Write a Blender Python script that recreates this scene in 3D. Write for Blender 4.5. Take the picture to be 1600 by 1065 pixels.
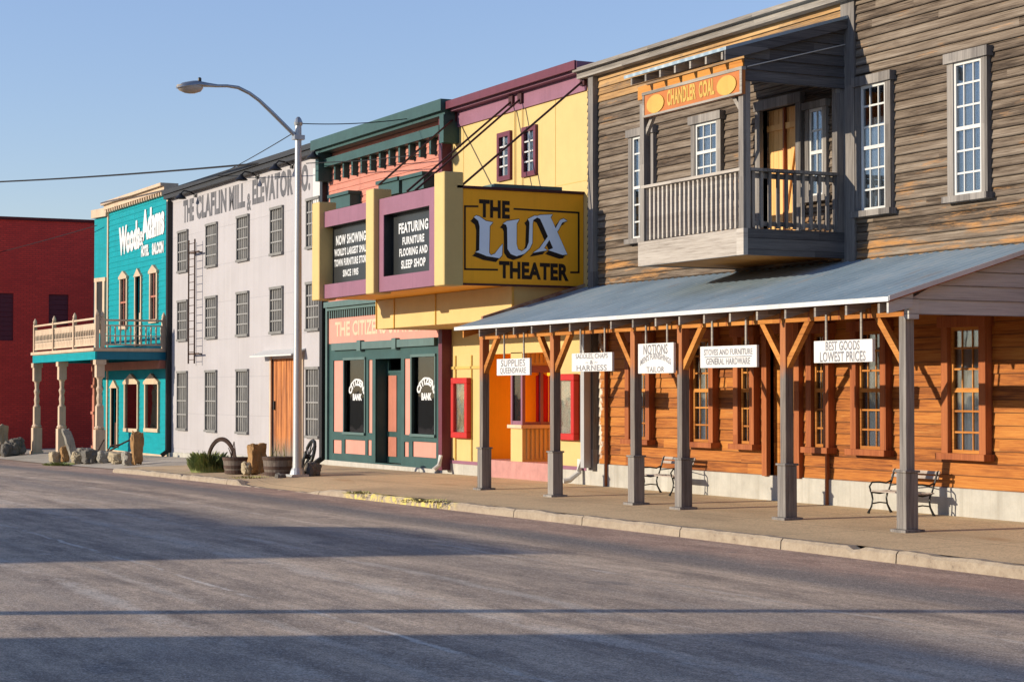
import bpy, math, random
from mathutils import Vector, Matrix, noise as mnoise
random.seed(7)
PI = math.pi
sc = bpy.context.scene
for o in list(bpy.data.objects): bpy.data.objects.remove(o)

# ---------------------------------------------------------------- camera, sky, sun
FPX = 3037.0                                   # focal length in pixels of the 1600 px photograph
TH = math.radians(26.5)                        # angle between the view and the street front
EYE = 1.8
PITCH = math.atan(79.5 / FPX)
fw0 = Vector((-math.cos(TH), math.sin(TH), 0)); RT = Vector((math.sin(TH), math.cos(TH), 0))
FW = (fw0 * math.cos(PITCH) + Vector((0, 0, 1)) * math.sin(PITCH)).normalized()
UP = RT.cross(FW).normalized()
cam = bpy.data.objects.new('camera', bpy.data.cameras.new('camera')); sc.collection.objects.link(cam)
cam.data.lens = FPX / 1600 * 36; cam.data.sensor_width = 36; cam.data.clip_end = 3000; cam.data.clip_start = .1
cam.matrix_world = Matrix(((RT.x, UP.x, -FW.x, 0), (RT.y, UP.y, -FW.y, 0), (RT.z, UP.z, -FW.z, EYE), (0, 0, 0, 1)))
sc.camera = cam

SUN_EL = math.radians(13.8)
LD = Vector((.29, 1, 0)).normalized()           # horizontal direction the light travels
LDIR = Vector((LD.x * math.cos(SUN_EL), LD.y * math.cos(SUN_EL), -math.sin(SUN_EL)))
world = bpy.data.worlds.new('World'); sc.world = world; world.use_nodes = True
wn = world.node_tree.nodes; bg = wn['Background']
sky = wn.new('ShaderNodeTexSky'); sky.sky_type = 'NISHITA'; sky.sun_disc = False
sky.sun_elevation = SUN_EL; sky.sun_rotation = math.atan2(-LD.x, -LD.y)
sky.air_density = 1.0; sky.dust_density = 0; sky.ozone_density = 2.2; sky.altitude = 300
tint = wn.new('ShaderNodeMix'); tint.data_type = 'RGBA'; tint.blend_type = 'MULTIPLY'; tint.inputs[0].default_value = 1; tint.inputs[7].default_value = (1.1, .97, 1.05, 1)
tcn = wn.new('ShaderNodeTexCoord'); sxy = wn.new('ShaderNodeSeparateXYZ'); crp = wn.new('ShaderNodeValToRGB'); wl = world.node_tree.links
wl.new(tcn.outputs['Generated'], sxy.inputs[0]); wl.new(sxy.outputs[2], crp.inputs[0]); wl.new(crp.outputs[0], tint.inputs[7])
crp.color_ramp.elements[0].position = 0; crp.color_ramp.elements[0].color = (.8, .74, .84, 1); crp.color_ramp.elements[1].position = .24; crp.color_ramp.elements[1].color = (1.1, .98, 1.1, 1)
world.node_tree.links.new(sky.outputs[0], tint.inputs[6]); world.node_tree.links.new(tint.outputs[2], bg.inputs[0]); bg.inputs[1].default_value = .09
sl = bpy.data.lights.new('sun', 'SUN'); sl.energy = 2.9; sl.angle = math.radians(.5); sl.color = (1.0, .87, .68)
so = bpy.data.objects.new('sun', sl); sc.collection.objects.link(so)
so.rotation_euler = LDIR.to_track_quat('-Z', 'Y').to_euler()
sc.view_settings.view_transform = 'Standard'; sc.view_settings.look = 'None'; sc.view_settings.gamma = 1
sc.view_settings.exposure = 1.05

# ---------------------------------------------------------------- pixel rulers (photograph -> real planes)
D = 18.1                                       # distance of the building fronts from the camera line
def ray(px, py): return FW * FPX + RT * (px - 800) + UP * (532.5 - py)
def XZ(px, py, Y=D):
    r = ray(px, py); t = Y / r.y; return r.x * t, EYE + r.z * t
def X(px, Y=D): return XZ(px, 560, Y)[0]
def Z(px, py, Y=D): return XZ(px, py, Y)[1]
def YZ(px, py, Xp):
    r = ray(px, py); t = Xp / r.x; return r.y * t, EYE + r.z * t
def lerp(t, pts):
    if t <= pts[0][0]: return pts[0][1]
    for (a, va), (b, vb) in zip(pts, pts[1:]):
        if t <= b: return va + (vb - va) * (t - a) / (b - a)
    return pts[-1][1]
def G(x): return lerp(x, [(-110, -.62), (-78, -.45), (-62, -.31), (-47.5, -.1), (-36, -.03), (-24, 0), (30, 0)])
def kerb_y(x): return lerp(x, [(-50, 13.2), (-36, 13.45), (-26, 13.75), (-18, 13.95), (20, 14.0)])
def side_z(x, y): return G(x) + .016 * (y - 15.8)
def road_z(x, y):
    a = min(abs(y), 14.5) / 13.9
    return G(x) - .17 + .25 * (1 - a ** 1.5)
def corner_z(x, y): return lerp(y, [(14.3, road_z(x, 14.3) + .012), (15.8, side_z(x, 15.8) - .02), (18.6, side_z(x, 18.6) - .02)])
def gz(x, y): return corner_z(x, y) if x < -50.3 else side_z(x, y)
def GP(px, py, zf=gz):
    r = ray(px, py); z = 0
    for _ in range(12):
        t = (z - EYE) / r.z; x, y = r.x * t, r.y * t; z = zf(x, y)
    return Vector((x, y, z))

# ---------------------------------------------------------------- mesh helpers
class MB:
    def __init__(s): s.v = []; s.f = []; s.sm = False
    def add(s, vs, fs):
        n = len(s.v); s.v += [Vector(v) for v in vs]; s.f += [tuple(n + i for i in f) for f in fs]; return s
    def quad(s, a, b, c, d): return s.add([a, b, c, d], [(0, 1, 2, 3)])
    def box(s, x0, x1, y0, y1, z0, z1):
        if x0 > x1: x0, x1 = x1, x0
        if y0 > y1: y0, y1 = y1, y0
        if z0 > z1: z0, z1 = z1, z0
        vs = [(x, y, z) for z in (z0, z1) for y in (y0, y1) for x in (x0, x1)]
        return s.add(vs, [(0, 2, 3, 1), (4, 5, 7, 6), (0, 1, 5, 4), (2, 6, 7, 3), (0, 4, 6, 2), (1, 3, 7, 5)])
    def beam(s, a, b, w, h, side=None):
        a = Vector(a); b = Vector(b); d = (b - a).normalized()
        u = (side or Vector((0, 1, 0))); u = (u - d * u.dot(d)).normalized(); v = d.cross(u)
        vs = [p + u * (i * w / 2) + v * (j * h / 2) for p in (a, b) for i, j in ((-1, -1), (1, -1), (1, 1), (-1, 1))]
        return s.add(vs, [(3, 2, 1, 0), (4, 5, 6, 7), (0, 1, 5, 4), (1, 2, 6, 5), (2, 3, 7, 6), (3, 0, 4, 7)])
    def tube(s, pts, r, n=8):
        pts = [Vector(p) for p in pts]; rs = r if isinstance(r, (list, tuple)) else [r] * len(pts)
        base = len(s.v); up = Vector((.13, .21, .97))
        for i, p in enumerate(pts):
            d = (pts[min(i + 1, len(pts) - 1)] - pts[max(i - 1, 0)]).normalized()
            u = d.cross(up)
            if u.length < .2: u = d.cross(Vector((1, 0, 0)))
            u.normalize(); w = d.cross(u)
            for k in range(n):
                a = 2 * PI * k / n; s.v.append(p + (u * math.cos(a) + w * math.sin(a)) * rs[i])
        for i in range(len(pts) - 1):
            for k in range(n):
                a = base + i * n + k; b = base + i * n + (k + 1) % n
                s.f.append((a, b, b + n, a + n))
        s.f.append(tuple(base + k for k in range(n))[::-1]); s.f.append(tuple(base + (len(pts) - 1) * n + k for k in range(n)))
        return s
    def lathe(s, c, prof, n=20, sx=1, sy=1, rot=0):
        base = len(s.v); c = Vector(c)
        for r, z in prof:
            for k in range(n):
                a = 2 * PI * k / n + rot; s.v.append(c + Vector((r * math.cos(a) * sx, r * math.sin(a) * sy, z)))
        for i in range(len(prof) - 1):
            for k in range(n):
                a = base + i * n + k; b = base + i * n + (k + 1) % n; s.f.append((a, b, b + n, a + n))
        s.f.append(tuple(base + k for k in range(n))[::-1]); s.f.append(tuple(base + (len(prof) - 1) * n + k for k in range(n)))
        return s
    def prism(s, poly, o, u, w, t):            # poly in (u,w) plane, thickness t against the normal
        o = Vector(o); u = Vector(u); w = Vector(w); nrm = u.cross(w)
        ar = sum(poly[i][0] * poly[(i + 1) % len(poly)][1] - poly[(i + 1) % len(poly)][0] * poly[i][1] for i in range(len(poly)))
        if ar < 0: poly = poly[::-1]
        a = [o + u * p[0] + w * p[1] + nrm * t for p in poly]; b = [o + u * p[0] + w * p[1] for p in poly]; n = len(poly)
        return s.add(a + b, [tuple(range(n)), tuple(range(2 * n - 1, n - 1, -1))] + [((i + 1) % n, i, n + i, n + (i + 1) % n) for i in range(n)])

ORG = {}
def shade(me, sm):
    if sm:
        me.polygons.foreach_set('use_smooth', [True] * len(me.polygons))
        try: me.set_sharp_from_angle(angle=math.radians(40))
        except Exception: pass
def obj(name, mb, m, parent=None, label=None, bevel=0, smooth=False):
    me = bpy.data.meshes.new(name); org = ORG.get(parent.name, Vector()) if parent else Vector()
    me.from_pydata([tuple(v - org) for v in mb.v], [], mb.f); me.update(); me.materials.append(m); shade(me, smooth)
    o = bpy.data.objects.new(name, me); sc.collection.objects.link(o)
    if parent: o.parent = parent
    ORG[o.name] = org
    if label: o['label'] = label
    if bevel:
        b = o.modifiers.new('bevel', 'BEVEL'); b.width = bevel; b.segments = 1; b.limit_method = 'ANGLE'; b.angle_limit = math.radians(50)
    return o
def thing(name, label, cat, loc=(0, 0, 0), group=None):
    o = bpy.data.objects.new(name, None); sc.collection.objects.link(o); o.location = loc; o.empty_display_size = .2
    ORG[o.name] = Vector(loc); o['label'] = label; o['category'] = cat
    if group: o['group'] = group
    return o
def tag(o, label, cat, group=None):
    o['label'] = label; o['category'] = cat
    if group: o['group'] = group
    return o
def split(name, mb, m, parent, **k):
    par = list(range(len(mb.v)))
    def fd(i):
        while par[i] != i: par[i] = par[par[i]]; i = par[i]
        return i
    for f in mb.f:
        for i in f[1:]: par[fd(i)] = fd(f[0])
    g = {}
    for f in mb.f: g.setdefault(fd(f[0]), []).append(f)
    for fs in g.values():
        p = MB(); ix = {}
        for f in fs:
            for i in f:
                if i not in ix: ix[i] = len(p.v); p.v.append(mb.v[i])
            p.f.append(tuple(ix[i] for i in f))
        obj(name, p, m, parent, **k)
def struct(name, mb, m, smooth=False):
    o = obj(name, mb, m, smooth=smooth); o['kind'] = 'structure'; return o
def copy_tree(o, parent=None):
    c = o.copy(); sc.collection.objects.link(c); ORG[c.name] = Vector()
    if parent: c.parent = parent
    for ch in list(o.children): copy_tree(ch, c)
    return c

def wall(mb, x0, x1, z0, z1, Y, holes=(), lap=0, row=.15, reveal=.25):
    rows = []; z = z0
    if lap:
        while z < z1 - 1e-6: rows.append((z, min(z + row, z1))); z += row
    else: rows = [(z0, z1)]
    for za, zb in rows:
        cuts = sorted({za, zb} | {h[k] for h in holes for k in (2, 3) if za < h[k] < zb})
        f = lambda q: Y - lap * (1 - (q - za) / (zb - za)) if lap else Y
        for zc, zd in zip(cuts, cuts[1:]):
            zm = (zc + zd) / 2; iv = [(x0, x1)]
            for h in holes:
                if h[2] < zm < h[3]:
                    nv = []
                    for a, b in iv:
                        if h[0] >= b or h[1] <= a: nv.append((a, b)); continue
                        if h[0] > a: nv.append((a, h[0]))
                        if h[1] < b: nv.append((h[1], b))
                    iv = nv
            for a, b in iv:
                mb.quad((a, f(zc), zc), (b, f(zc), zc), (b, f(zd), zd), (a, f(zd), zd))
                if lap and zc == za: mb.quad((a, Y, zc), (b, Y, zc), (b, f(zc), zc), (a, f(zc), zc))
    for a, b, c, d in [h[:4] for h in holes]:
        y0, y1 = Y - lap, Y + reveal
        mb.quad((a, y0, c), (a, y1, c), (a, y1, d), (a, y0, d)); mb.quad((b, y1, c), (b, y0, c), (b, y0, d), (b, y1, d))
        mb.quad((a, y0, c), (b, y0, c), (b, y1, c), (a, y1, c)); mb.quad((a, y1, d), (b, y1, d), (b, y0, d), (a, y0, d))
    return mb

# ---------------------------------------------------------------- materials
def newmat(name):
    m = bpy.data.materials.new(name); m.use_nodes = True; nt = m.node_tree
    return m, nt, nt.nodes['Principled BSDF']
class N:
    def __init__(s, nt): s.nt = nt
    def __call__(s, t, **k):
        n = s.nt.nodes.new('ShaderNode' + t)
        for a, b in k.items(): setattr(n, a, b)
        return n
    def link(s, a, b): s.nt.links.new(a, b)
    def noise(s, vec, sc_=(1, 1, 1), scale=1, detail=5, rough=.55):
        mp = s('Mapping'); mp.inputs['Scale'].default_value = sc_; s.link(vec, mp.inputs[0])
        n = s('TexNoise'); n.inputs['Scale'].default_value = scale; n.inputs['Detail'].default_value = detail
        n.inputs['Roughness'].default_value = rough; s.link(mp.outputs[0], n.inputs[0]); return n.outputs[0]
    def ramp(s, fac, stops):
        r = s('ValToRGB'); e = r.color_ramp.elements
        while len(e) < len(stops): e.new(.5)
        for q, (p, c) in zip(e, stops): q.position = p; q.color = (c[0], c[1], c[2], 1) if isinstance(c, (tuple, list)) else (c, c, c, 1)
        s.link(fac, r.inputs[0]); return r.outputs[0]
    def mix(s, fac, a, b, mode='MIX'):
        m = s('Mix', data_type='RGBA', blend_type=mode)
        for i, q in ((0, fac), (6, a), (7, b)):
            if isinstance(q, (int, float)): m.inputs[i].default_value = q
            elif isinstance(q, (tuple, list)): m.inputs[i].default_value = (*q[:3], 1)
            else: s.link(q, m.inputs[i])
        return m.outputs[2]
    def math(s, op, a, b=0.0):
        m = s('Math', operation=op)
        for i, q in ((0, a), (1, b)):
            if isinstance(q, (int, float)): m.inputs[i].default_value = q
            else: s.link(q, m.inputs[i])
        return m.outputs[0]
    def bump(s, h, strength, dist, bsdf):
        b = s('Bump'); b.inputs['Strength'].default_value = strength; b.inputs['Distance'].default_value = dist
        s.link(h, b.inputs['Height']); s.link(b.outputs[0], bsdf.inputs['Normal'])
    def pos(s): return s('NewGeometry').outputs['Position']
def mul(c, k): return tuple(min(1, q * k) for q in c)
def M(name, col, rough=.75, var=.12, scale=2, st=(1, 1, 1), bump=.15, bs=30, metal=0, col2=None, dirt=.15, dirtc=None, spec=.3, bst=(1, 1, 1), k=.72):
    col = mul(col, k); col2 = col2 and mul(col2, k); dirtc = dirtc and mul(dirtc, k)
    m, nt, b = newmat(name); n = N(nt); p = n.pos()
    a = n.ramp(n.noise(p, st, scale, 8, .65), [(.3, mul(col, 1 - var)), (.7, col2 or mul(col, 1 + var))])
    d = n.ramp(n.noise(p, (1, 1, .35), .9, 7, .7), [(.5, 0), (.75, 1)])
    c = n.mix(n.math('MULTIPLY', d, dirt), a, dirtc or mul(col, .45))
    sk = n.ramp(n.noise(p, (7, 7, .22), 1, 6, .7), [(.5, 0), (.7, 1)]); c = n.mix(n.math('MULTIPLY', sk, min(.5, dirt * 1.3)), c, dirtc or mul(col, .5))
    f = n.noise(p, bst, bs, 4, .6)
    c = n.mix(n.math('MULTIPLY', n.math('SUBTRACT', f, .5), .25), c, mul(col, .3))
    n.link(c, b.inputs['Base Color']); b.inputs['Roughness'].default_value = rough; b.inputs['Metallic'].default_value = metal
    b.inputs['Specular IOR Level'].default_value = spec
    if bump: n.bump(f, bump, .01, b)
    return m
def planks(name, stops, patch, row=.15, seg=3.4, patch_rng=(.56, .68), rough=.85, zfade=None, vertical=False, bw=.2, lap_shade=0, z0=3.3):
    """boards: per-board tone, long grain, worn patches of another colour"""
    m, nt, b = newmat(name); n = N(nt); p = n.pos(); s = n('SeparateXYZ'); n.link(p, s.inputs[0])
    h = n.math('ADD', s.outputs[0], s.outputs[1])
    along, across = (s.outputs[2], h) if vertical else (h, n.math('SUBTRACT', s.outputs[2], z0))
    rid = n.math('FLOOR', n.math('DIVIDE', across, row))
    wn1 = n('TexWhiteNoise', noise_dimensions='1D'); n.link(rid, wn1.inputs['W'])
    sid = n.math('FLOOR', n.math('DIVIDE', n.math('ADD', along, n.math('MULTIPLY', wn1.outputs[0], 9.0)), seg))
    cv = n('CombineXYZ'); n.link(rid, cv.inputs[0]); n.link(sid, cv.inputs[1])
    wn2 = n('TexWhiteNoise', noise_dimensions='2D'); n.link(cv.outputs[0], wn2.inputs['Vector'])
    st = (60, 60, 1.5) if vertical else (1.5, 1.5, 60)
    off = n('VectorMath', operation='ADD'); n.link(p, off.inputs[0]); n.link(wn2.outputs['Color'], off.inputs[1])
    g = n.noise(off.outputs[0], st, 1, 8, .7)
    st2 = (9, 9, .5) if vertical else (.8, .8, 9)
    g2 = n.noise(off.outputs[0], st2, 1, 6, .7)
    v = n.math('ADD', n.math('ADD', n.math('ADD', n.math('MULTIPLY', wn2.outputs[0], bw), (.2 - bw) / 2), n.math('MULTIPLY', g, .6)), n.math('MULTIPLY', g2, .45))
    c = n.ramp(v, stops)
    if patch:
        o2 = n('VectorMath', operation='SCALE'); n.link(wn2.outputs['Color'], o2.inputs[0]); o2.inputs['Scale'].default_value = .12; o3 = n('VectorMath', operation='ADD'); n.link(p, o3.inputs[0]); n.link(o2.outputs[0], o3.inputs[1])
        pr = n.noise(o3.outputs[0], (4.5, 4.5, .5) if vertical else (.6, .6, 5.0), 1, 9, .75)
        if zfade: 
            zz = n('MapRange'); n.link(s.outputs[2], zz.inputs[0])
            for i, q in enumerate(zfade): zz.inputs[i + 1].default_value = q
            pr = n.math('ADD', pr, zz.outputs[0])
        pf = n.ramp(pr, [(patch_rng[0], 0), (patch_rng[1], 1)])
        gm = n.ramp(g, [(.25, mul(patch, .45)), (.6, patch)])
        c = n.mix(pf, c, gm)
    if lap_shade:
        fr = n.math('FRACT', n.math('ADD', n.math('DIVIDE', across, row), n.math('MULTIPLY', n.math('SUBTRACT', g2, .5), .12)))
        sm = n.ramp(fr, [(0, 1), (lap_shade, 0), (1, 0)]); c = n.mix(n.math('MULTIPLY', sm, .85), c, (.02, .015, .012))  # dark line painted along each board's lower edge as lap shadow
    n.link(c, b.inputs['Base Color']); b.inputs['Roughness'].default_value = rough; b.inputs['Specular IOR Level'].default_value = .2
    n.bump(g, .5, .012, b)
    return m
WEATH = planks('weathered_siding', [(.46, (.018, .013, .009)), (.54, (.06, .043, .031)), (.61, (.125, .094, .069)), (.7, (.2, .158, .12)), (.82, (.3, .25, .2))], (.45, .23, .085), row=.135, bw=.11, seg=7, zfade=(3.8, 5.2, .07, -.02), patch_rng=(.56, .67), lap_shade=.2)
WEATHL = planks('pale_grey_timber', [(.42, (.22, .225, .225)), (.55, (.37, .37, .365)), (.75, (.5, .5, .485))], None, row=.19, z0=2.8, lap_shade=.08)
WEATHG = planks('grey_timber', [(.4, (.1, .09, .08)), (.58, (.22, .2, .18)), (.75, (.36, .33, .29))], None, row=.2)
WEATHD = planks('shaded_side_timber', [(.42, (.045, .044, .046)), (.58, (.085, .082, .085)), (.75, (.14, .135, .135))], None, row=.17, lap_shade=.08, z0=6.5)  # darker copy of the grey timber, shade of the balcony side put into colour
WEATHP = planks('sunlit_front_timber', [(.4, (.22, .19, .16)), (.55, (.38, .34, .3)), (.75, (.5, .46, .41))], None, row=.4, z0=3.87)  # paler copy of the grey timber, sunlit look of the balcony front painted in
WEATHV = planks('grey_timber_upright', [(.42, (.08, .072, .066)), (.58, (.17, .155, .145)), (.75, (.3, .275, .25))], None, row=.3, vertical=True)
TOPW = planks('orange_top_siding', [(.42, (.12, .08, .05)), (.58, (.36, .21, .09)), (.75, (.5, .32, .15))], (.2, .16, .13), row=.135, lap_shade=.1, patch_rng=(.52, .64))  # orange-brown boards with grey patches, for the top rows
ORNG = planks('orange_siding', [(.43, (.08, .022, .006)), (.54, (.23, .07, .013)), (.64, (.38, .13, .023)), (.82, (.5, .215, .043))], (.48, .24, .07), z0=.43, lap_shade=.1, row=.18, bw=.14, seg=4.1, rough=.6, patch_rng=(.6, .75))
ORNT = planks('orange_timber', [(.4, (.17, .058, .012)), (.55, (.38, .14, .026)), (.75, (.54, .235, .05))], None, row=.4, rough=.6)
REDT = planks('redbrown_timber', [(.4, (.1, .026, .01)), (.55, (.25, .07, .022)), (.75, (.38, .125, .04))], None, row=.4, rough=.6, vertical=True)
POSTM = None
def postmat():
    m, nt, b = newmat('porch_post_timber'); n = N(nt); p = n.pos(); s = n('SeparateXYZ'); n.link(p, s.inputs[0])
    g = n.noise(p, (40, 40, 1.5), 1, 7, .7)
    a = n.ramp(g, [(.35, (.09, .075, .066)), (.7, (.22, .185, .16))]); o = n.ramp(g, [(.3, (.24, .075, .025)), (.7, (.46, .17, .05))])
    zz = n.math('ADD', s.outputs[2], n.math('MULTIPLY', n.noise(p, (3, 3, 1), 2, 4, .6), .5))
    f = n('MapRange'); n.link(zz, f.inputs[0]); f.inputs[1].default_value = 2.25; f.inputs[2].default_value = 2.5
    n.link(n.mix(f.outputs[0], a, o), b.inputs['Base Color']); b.inputs['Roughness'].default_value = .8; n.bump(g, .4, .01, b)
    return m
POSTM = postmat()
def doorwood():
    m, nt, b = newmat('rusty_door_boards'); n = N(nt); p = n.pos(); s = n('SeparateXYZ'); n.link(p, s.inputs[0])
    g = n.noise(p, (11, 11, .7), 1, 8, .75)
    c = n.ramp(g, [(.3, (.07, .035, .02)), (.45, (.28, .09, .025)), (.6, (.55, .2, .05)), (.75, (.3, .13, .06))])
    f = n('MapRange'); n.link(n.math('ADD', s.outputs[2], n.math('MULTIPLY', g, .8)), f.inputs[0]); f.inputs[1].default_value = 1.0; f.inputs[2].default_value = .5
    n.link(n.mix(f.outputs[0], c, (.16, .13, .1)), b.inputs['Base Color']); b.inputs['Roughness'].default_value = .85; n.bump(g, .6, .02, b); return m
DOORW = doorwood()
def millwall():
    m, nt, b = newmat('whitewashed_sheet_cladding'); n = N(nt); p = n.pos()
    mp = n('Mapping'); mp.inputs['Rotation'].default_value = (PI / 2, 0, 0); n.link(p, mp.inputs[0])
    br = n('TexBrick', offset=0.0); n.link(mp.outputs[0], br.inputs[0])
    for k, v in (('Scale', 1), ('Mortar Size', .009), ('Mortar Smooth', .6), ('Brick Width', .66), ('Row Height', 1.12)): br.inputs[k].default_value = v
    br.inputs['Color1'].default_value = (.4, .378, .385, 1); br.inputs['Color2'].default_value = (.375, .352, .36, 1); br.inputs['Mortar'].default_value = (.27, .26, .27, 1)
    st = n.ramp(n.noise(p, (5, 5, .35), 1, 8, .7), [(.36, 1), (.66, 0)]); lg = n.ramp(n.noise(p, (.6, .6, .9), 1, 6, .6), [(.35, 0), (.65, 1)])
    c = n.mix(n.math('MULTIPLY', n.math('SUBTRACT', 1, st), .4), br.outputs[0], (.29, .275, .285)); c = n.mix(n.math('MULTIPLY', lg, .5), c, (.42, .4, .42))
    s = n('SeparateXYZ'); n.link(p, s.inputs[0])
    w = n.math('SINE', n.math('MULTIPLY', s.outputs[0], 2 * PI / .11))
    c = n.mix(n.math('MULTIPLY', n.math('ADD', w, 1), .05), c, (.3, .29, .3))
    n.link(c, b.inputs['Base Color']); b.inputs['Roughness'].default_value = .6; n.bump(n.math('ADD', w, n.math('MULTIPLY', br.outputs[1], -6)), .25, .01, b); return m
MILL = millwall()
def brickred():
    m, nt, b = newmat('dark_red_painted_brick'); n = N(nt); p = n.pos()
    mp = n('Mapping'); mp.inputs['Rotation'].default_value = (PI / 2, 0, PI / 2); n.link(p, mp.inputs[0])
    s = n('SeparateXYZ'); n.link(p, s.inputs[0]); cv = n('CombineXYZ'); n.link(s.outputs[1], cv.inputs[0]); n.link(s.outputs[2], cv.inputs[1])
    br = n('TexBrick'); n.link(cv.outputs[0], br.inputs[0])
    for k, v in (('Scale', 1), ('Mortar Size', .009), ('Brick Width', .23), ('Row Height', .08)): br.inputs[k].default_value = v
    br.inputs['Color1'].default_value = (.78, .046, .028, 1); br.inputs['Color2'].default_value = (.64, .036, .022, 1); br.inputs['Mortar'].default_value = (.36, .03, .022, 1)
    lg = n.noise(p, (1, .5, 1.2), 1.2, 7, .7)
    c = n.mix(n.ramp(lg, [(.4, 0), (.7, .6)]), br.outputs[0], (.42, .02, .014))
    n.link(c, b.inputs['Base Color']); b.inputs['Roughness'].default_value = .8; n.bump(br.outputs[1], -.3, .01, b); return m
BRICK = brickred()
def laps(name, col, row, var=.1):
    return planks(name, [(.25, mul(col, .72)), (.5, col), (.85, mul(col, 1.18))], None, row=row, seg=5, rough=.65)
TEAL = M('teal_paint', (.004, .36, .42), .6, .12, 3, (.6, .6, 4), dirt=.25, spec=.12)
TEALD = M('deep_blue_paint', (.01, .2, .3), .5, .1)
CREAM = M('cream_paint', (.76, .57, .4), .6, .12, dirt=.35)
PINKC = M('salmon_column_paint', (.55, .2, .13), .6, .15)
PINKS = M('salmon_siding_paint', (.7, .27, .195), .65, .14, 3, (.5, .5, 6), dirt=.25)
PINKP = M('pink_panel_paint', (.85, .36, .28), .6, .07, dirt=.12)
GREEN = M('spruce_green_paint', (.04, .105, .1), .5, .15, dirt=.2)
GREENL = M('faded_green_paint', (.12, .2, .19), .55, .12)
YEL = M('butter_yellow_paint', (.78, .57, .23), .6, .05, 2, dirt=.12, dirtc=(.66, .48, .2))
YELD = M('golden_yellow_paint', (.98, .42, .018), .5, .05, 1.5, dirt=.1, k=1)
YELM = M('mid_yellow_paint', (.85, .5, .1), .55, .06, 1.5, dirt=.1)
PURP = M('mauve_paint', (.33, .145, .215), .55, .08, dirt=.15)
MAROON = M('maroon_paint', (.17, .035, .06), .5, .15)
MAROOND = M('dark_maroon_paint', (.08, .02, .025), .5, .15)
REDP = M('red_paint', (.62, .025, .02), .45, .1)
CURT = M('red_curtain', (.6, .012, .02), .7, .2, 3, (8, 8, .3))
PINKST = M('pink_stone_step', (.6, .3, .27), .85, .15, 4)
WHITEP = M('white_paint', (.78, .78, .76), .5, .05, dirt=.1)
WHITES = M('white_sign_board', (.95, .94, .92), .5, .06, 6, dirt=.3)
CONCW = M('pale_foundation_concrete', (.58, .56, .5), .9, .16, 2.5, dirt=.4, dirtc=(.36, .33, .27), bump=.4)
BLACK = M('black_board', (.035, .038, .04), .35, .1, dirt=0)
BLACKM = M('black_metal', (.02, .02, .022), .4, .2)
DARK = M('dark_interior', (.012, .011, .011), .9, .2)
LETTERK = M('black_letter_paint', (.02, .012, .01), .5, .1, dirt=0)
LETTERG = M('faded_grey_letter_paint', (.12, .12, .135), .7, .35, 5, dirt=.3, dirtc=(.4, .39, .4))
LETTERW = M('white_letter', (.85, .87, .88), .4, .03, dirt=0)
LETTERB = M('pale_blue_letter', (.74, .84, .98), .4, .04, dirt=0, k=1)
LETTERC = M('cream_letter_paint', (.82, .62, .42), .6, .05)
LETTERS = M('grey_sign_letter', (.12, .125, .14), .6, .1, 9, dirt=0, col2=(.3, .3, .32), k=1)
SIGNO = M('orange_sign_board', (.62, .2, .045), .5, .1)
SIGNY = M('yellow_sign_paint', (.75, .47, .1), .5, .08)
SHUT = M('grey_window_shutter', (.27, .265, .255), .7, .2, 3)
BARS = M('pale_window_bars', (.34, .335, .325), .6, .15, 3)
SHUTD = M('dark_window_bars', (.1, .1, .1), .5, .2)
SLATE = M('charcoal_roof_edge', (.035, .036, .04), .55, .2, dirt=.1)
GALV = M('galvanised_steel', (.5, .52, .54), .38, .12, 4, metal=.75, dirt=.1)
POLE = M('aluminium_pole', (.6, .61, .62), .4, .08, 3, (1, 1, .3), metal=.35, dirt=.12)
LAMPG = M('lamp_lens', (.55, .48, .4), .25, .05)
IRON = M('cast_iron', (.03, .032, .03), .5, .2)
RUST = M('rusty_iron', (.1, .06, .045), .85, .35, 6, bump=.5)
SLAT = M('worn_bench_slat', (.5, .42, .36), .7, .2, 8, (1, 6, 6))
STONE = M('limestone', (.5, .41, .27), .95, .25, 3, bump=.9, bs=14, dirt=.35)
STONEG = M('grey_limestone', (.4, .37, .31), .95, .22, 4, bump=.9, bs=14, dirt=.35)
STONED = M('dark_rock', (.17, .155, .135), .9, .3, 4, bump=.8)
STONEO = M('ochre_fieldstone', (.42, .24, .1), .95, .3, 4, bump=.9, bs=12, dirt=.4)
TUB = planks('barrel_staves', [(.25, (.05, .04, .033)), (.5, (.12, .095, .08)), (.8, (.22, .18, .15))], None, row=.1, vertical=True)
SOIL = M('soil', (.07, .05, .035), .95, .3)
CABLE = M('cable', (.02, .02, .02), .6, .1)
CABLEM = M('maroon_tie_rod', (.06, .02, .02), .6, .1)
CURTW = M('pale_curtain', (.6, .59, .58), .8, .3, 1, (14, 14, .2), bump=0, k=1)
GRASSM = M('green_blades', (.13, .2, .05), .7, .35, 9, col2=(.34, .36, .13), k=1)
DRYG = M('dry_blades', (.4, .36, .14), .8, .3, 5)
def metalroof():
    m, nt, b = newmat('blue_grey_metal_roof'); n = N(nt); p = n.pos(); s = n('SeparateXYZ'); n.link(p, s.inputs[0])
    w = n.math('SINE', n.math('MULTIPLY', s.outputs[0], 2 * PI / .23))
    g = n.ramp(n.noise(p, (1.2, .5, 1), 1, 8, .7), [(.3, (.18, .25, .31)), (.55, (.26, .35, .42)), (.75, (.38, .43, .46))])
    sp = n.ramp(n.noise(p, (1, 1, 1), 14, 3, .6), [(.62, 0), (.7, .5)])
    rs = n.ramp(n.noise(p, (3, .5, 1), 1, 7, .75), [(.58, 0), (.7, .45)]); g = n.mix(rs, g, (.3, .2, .13)); n.link(n.mix(sp, g, (.5, .48, .43)), b.inputs['Base Color']); b.inputs['Roughness'].default_value = .5; b.inputs['Metallic'].default_value = .1
    n.bump(w, .6, .012, b); return m
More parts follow.
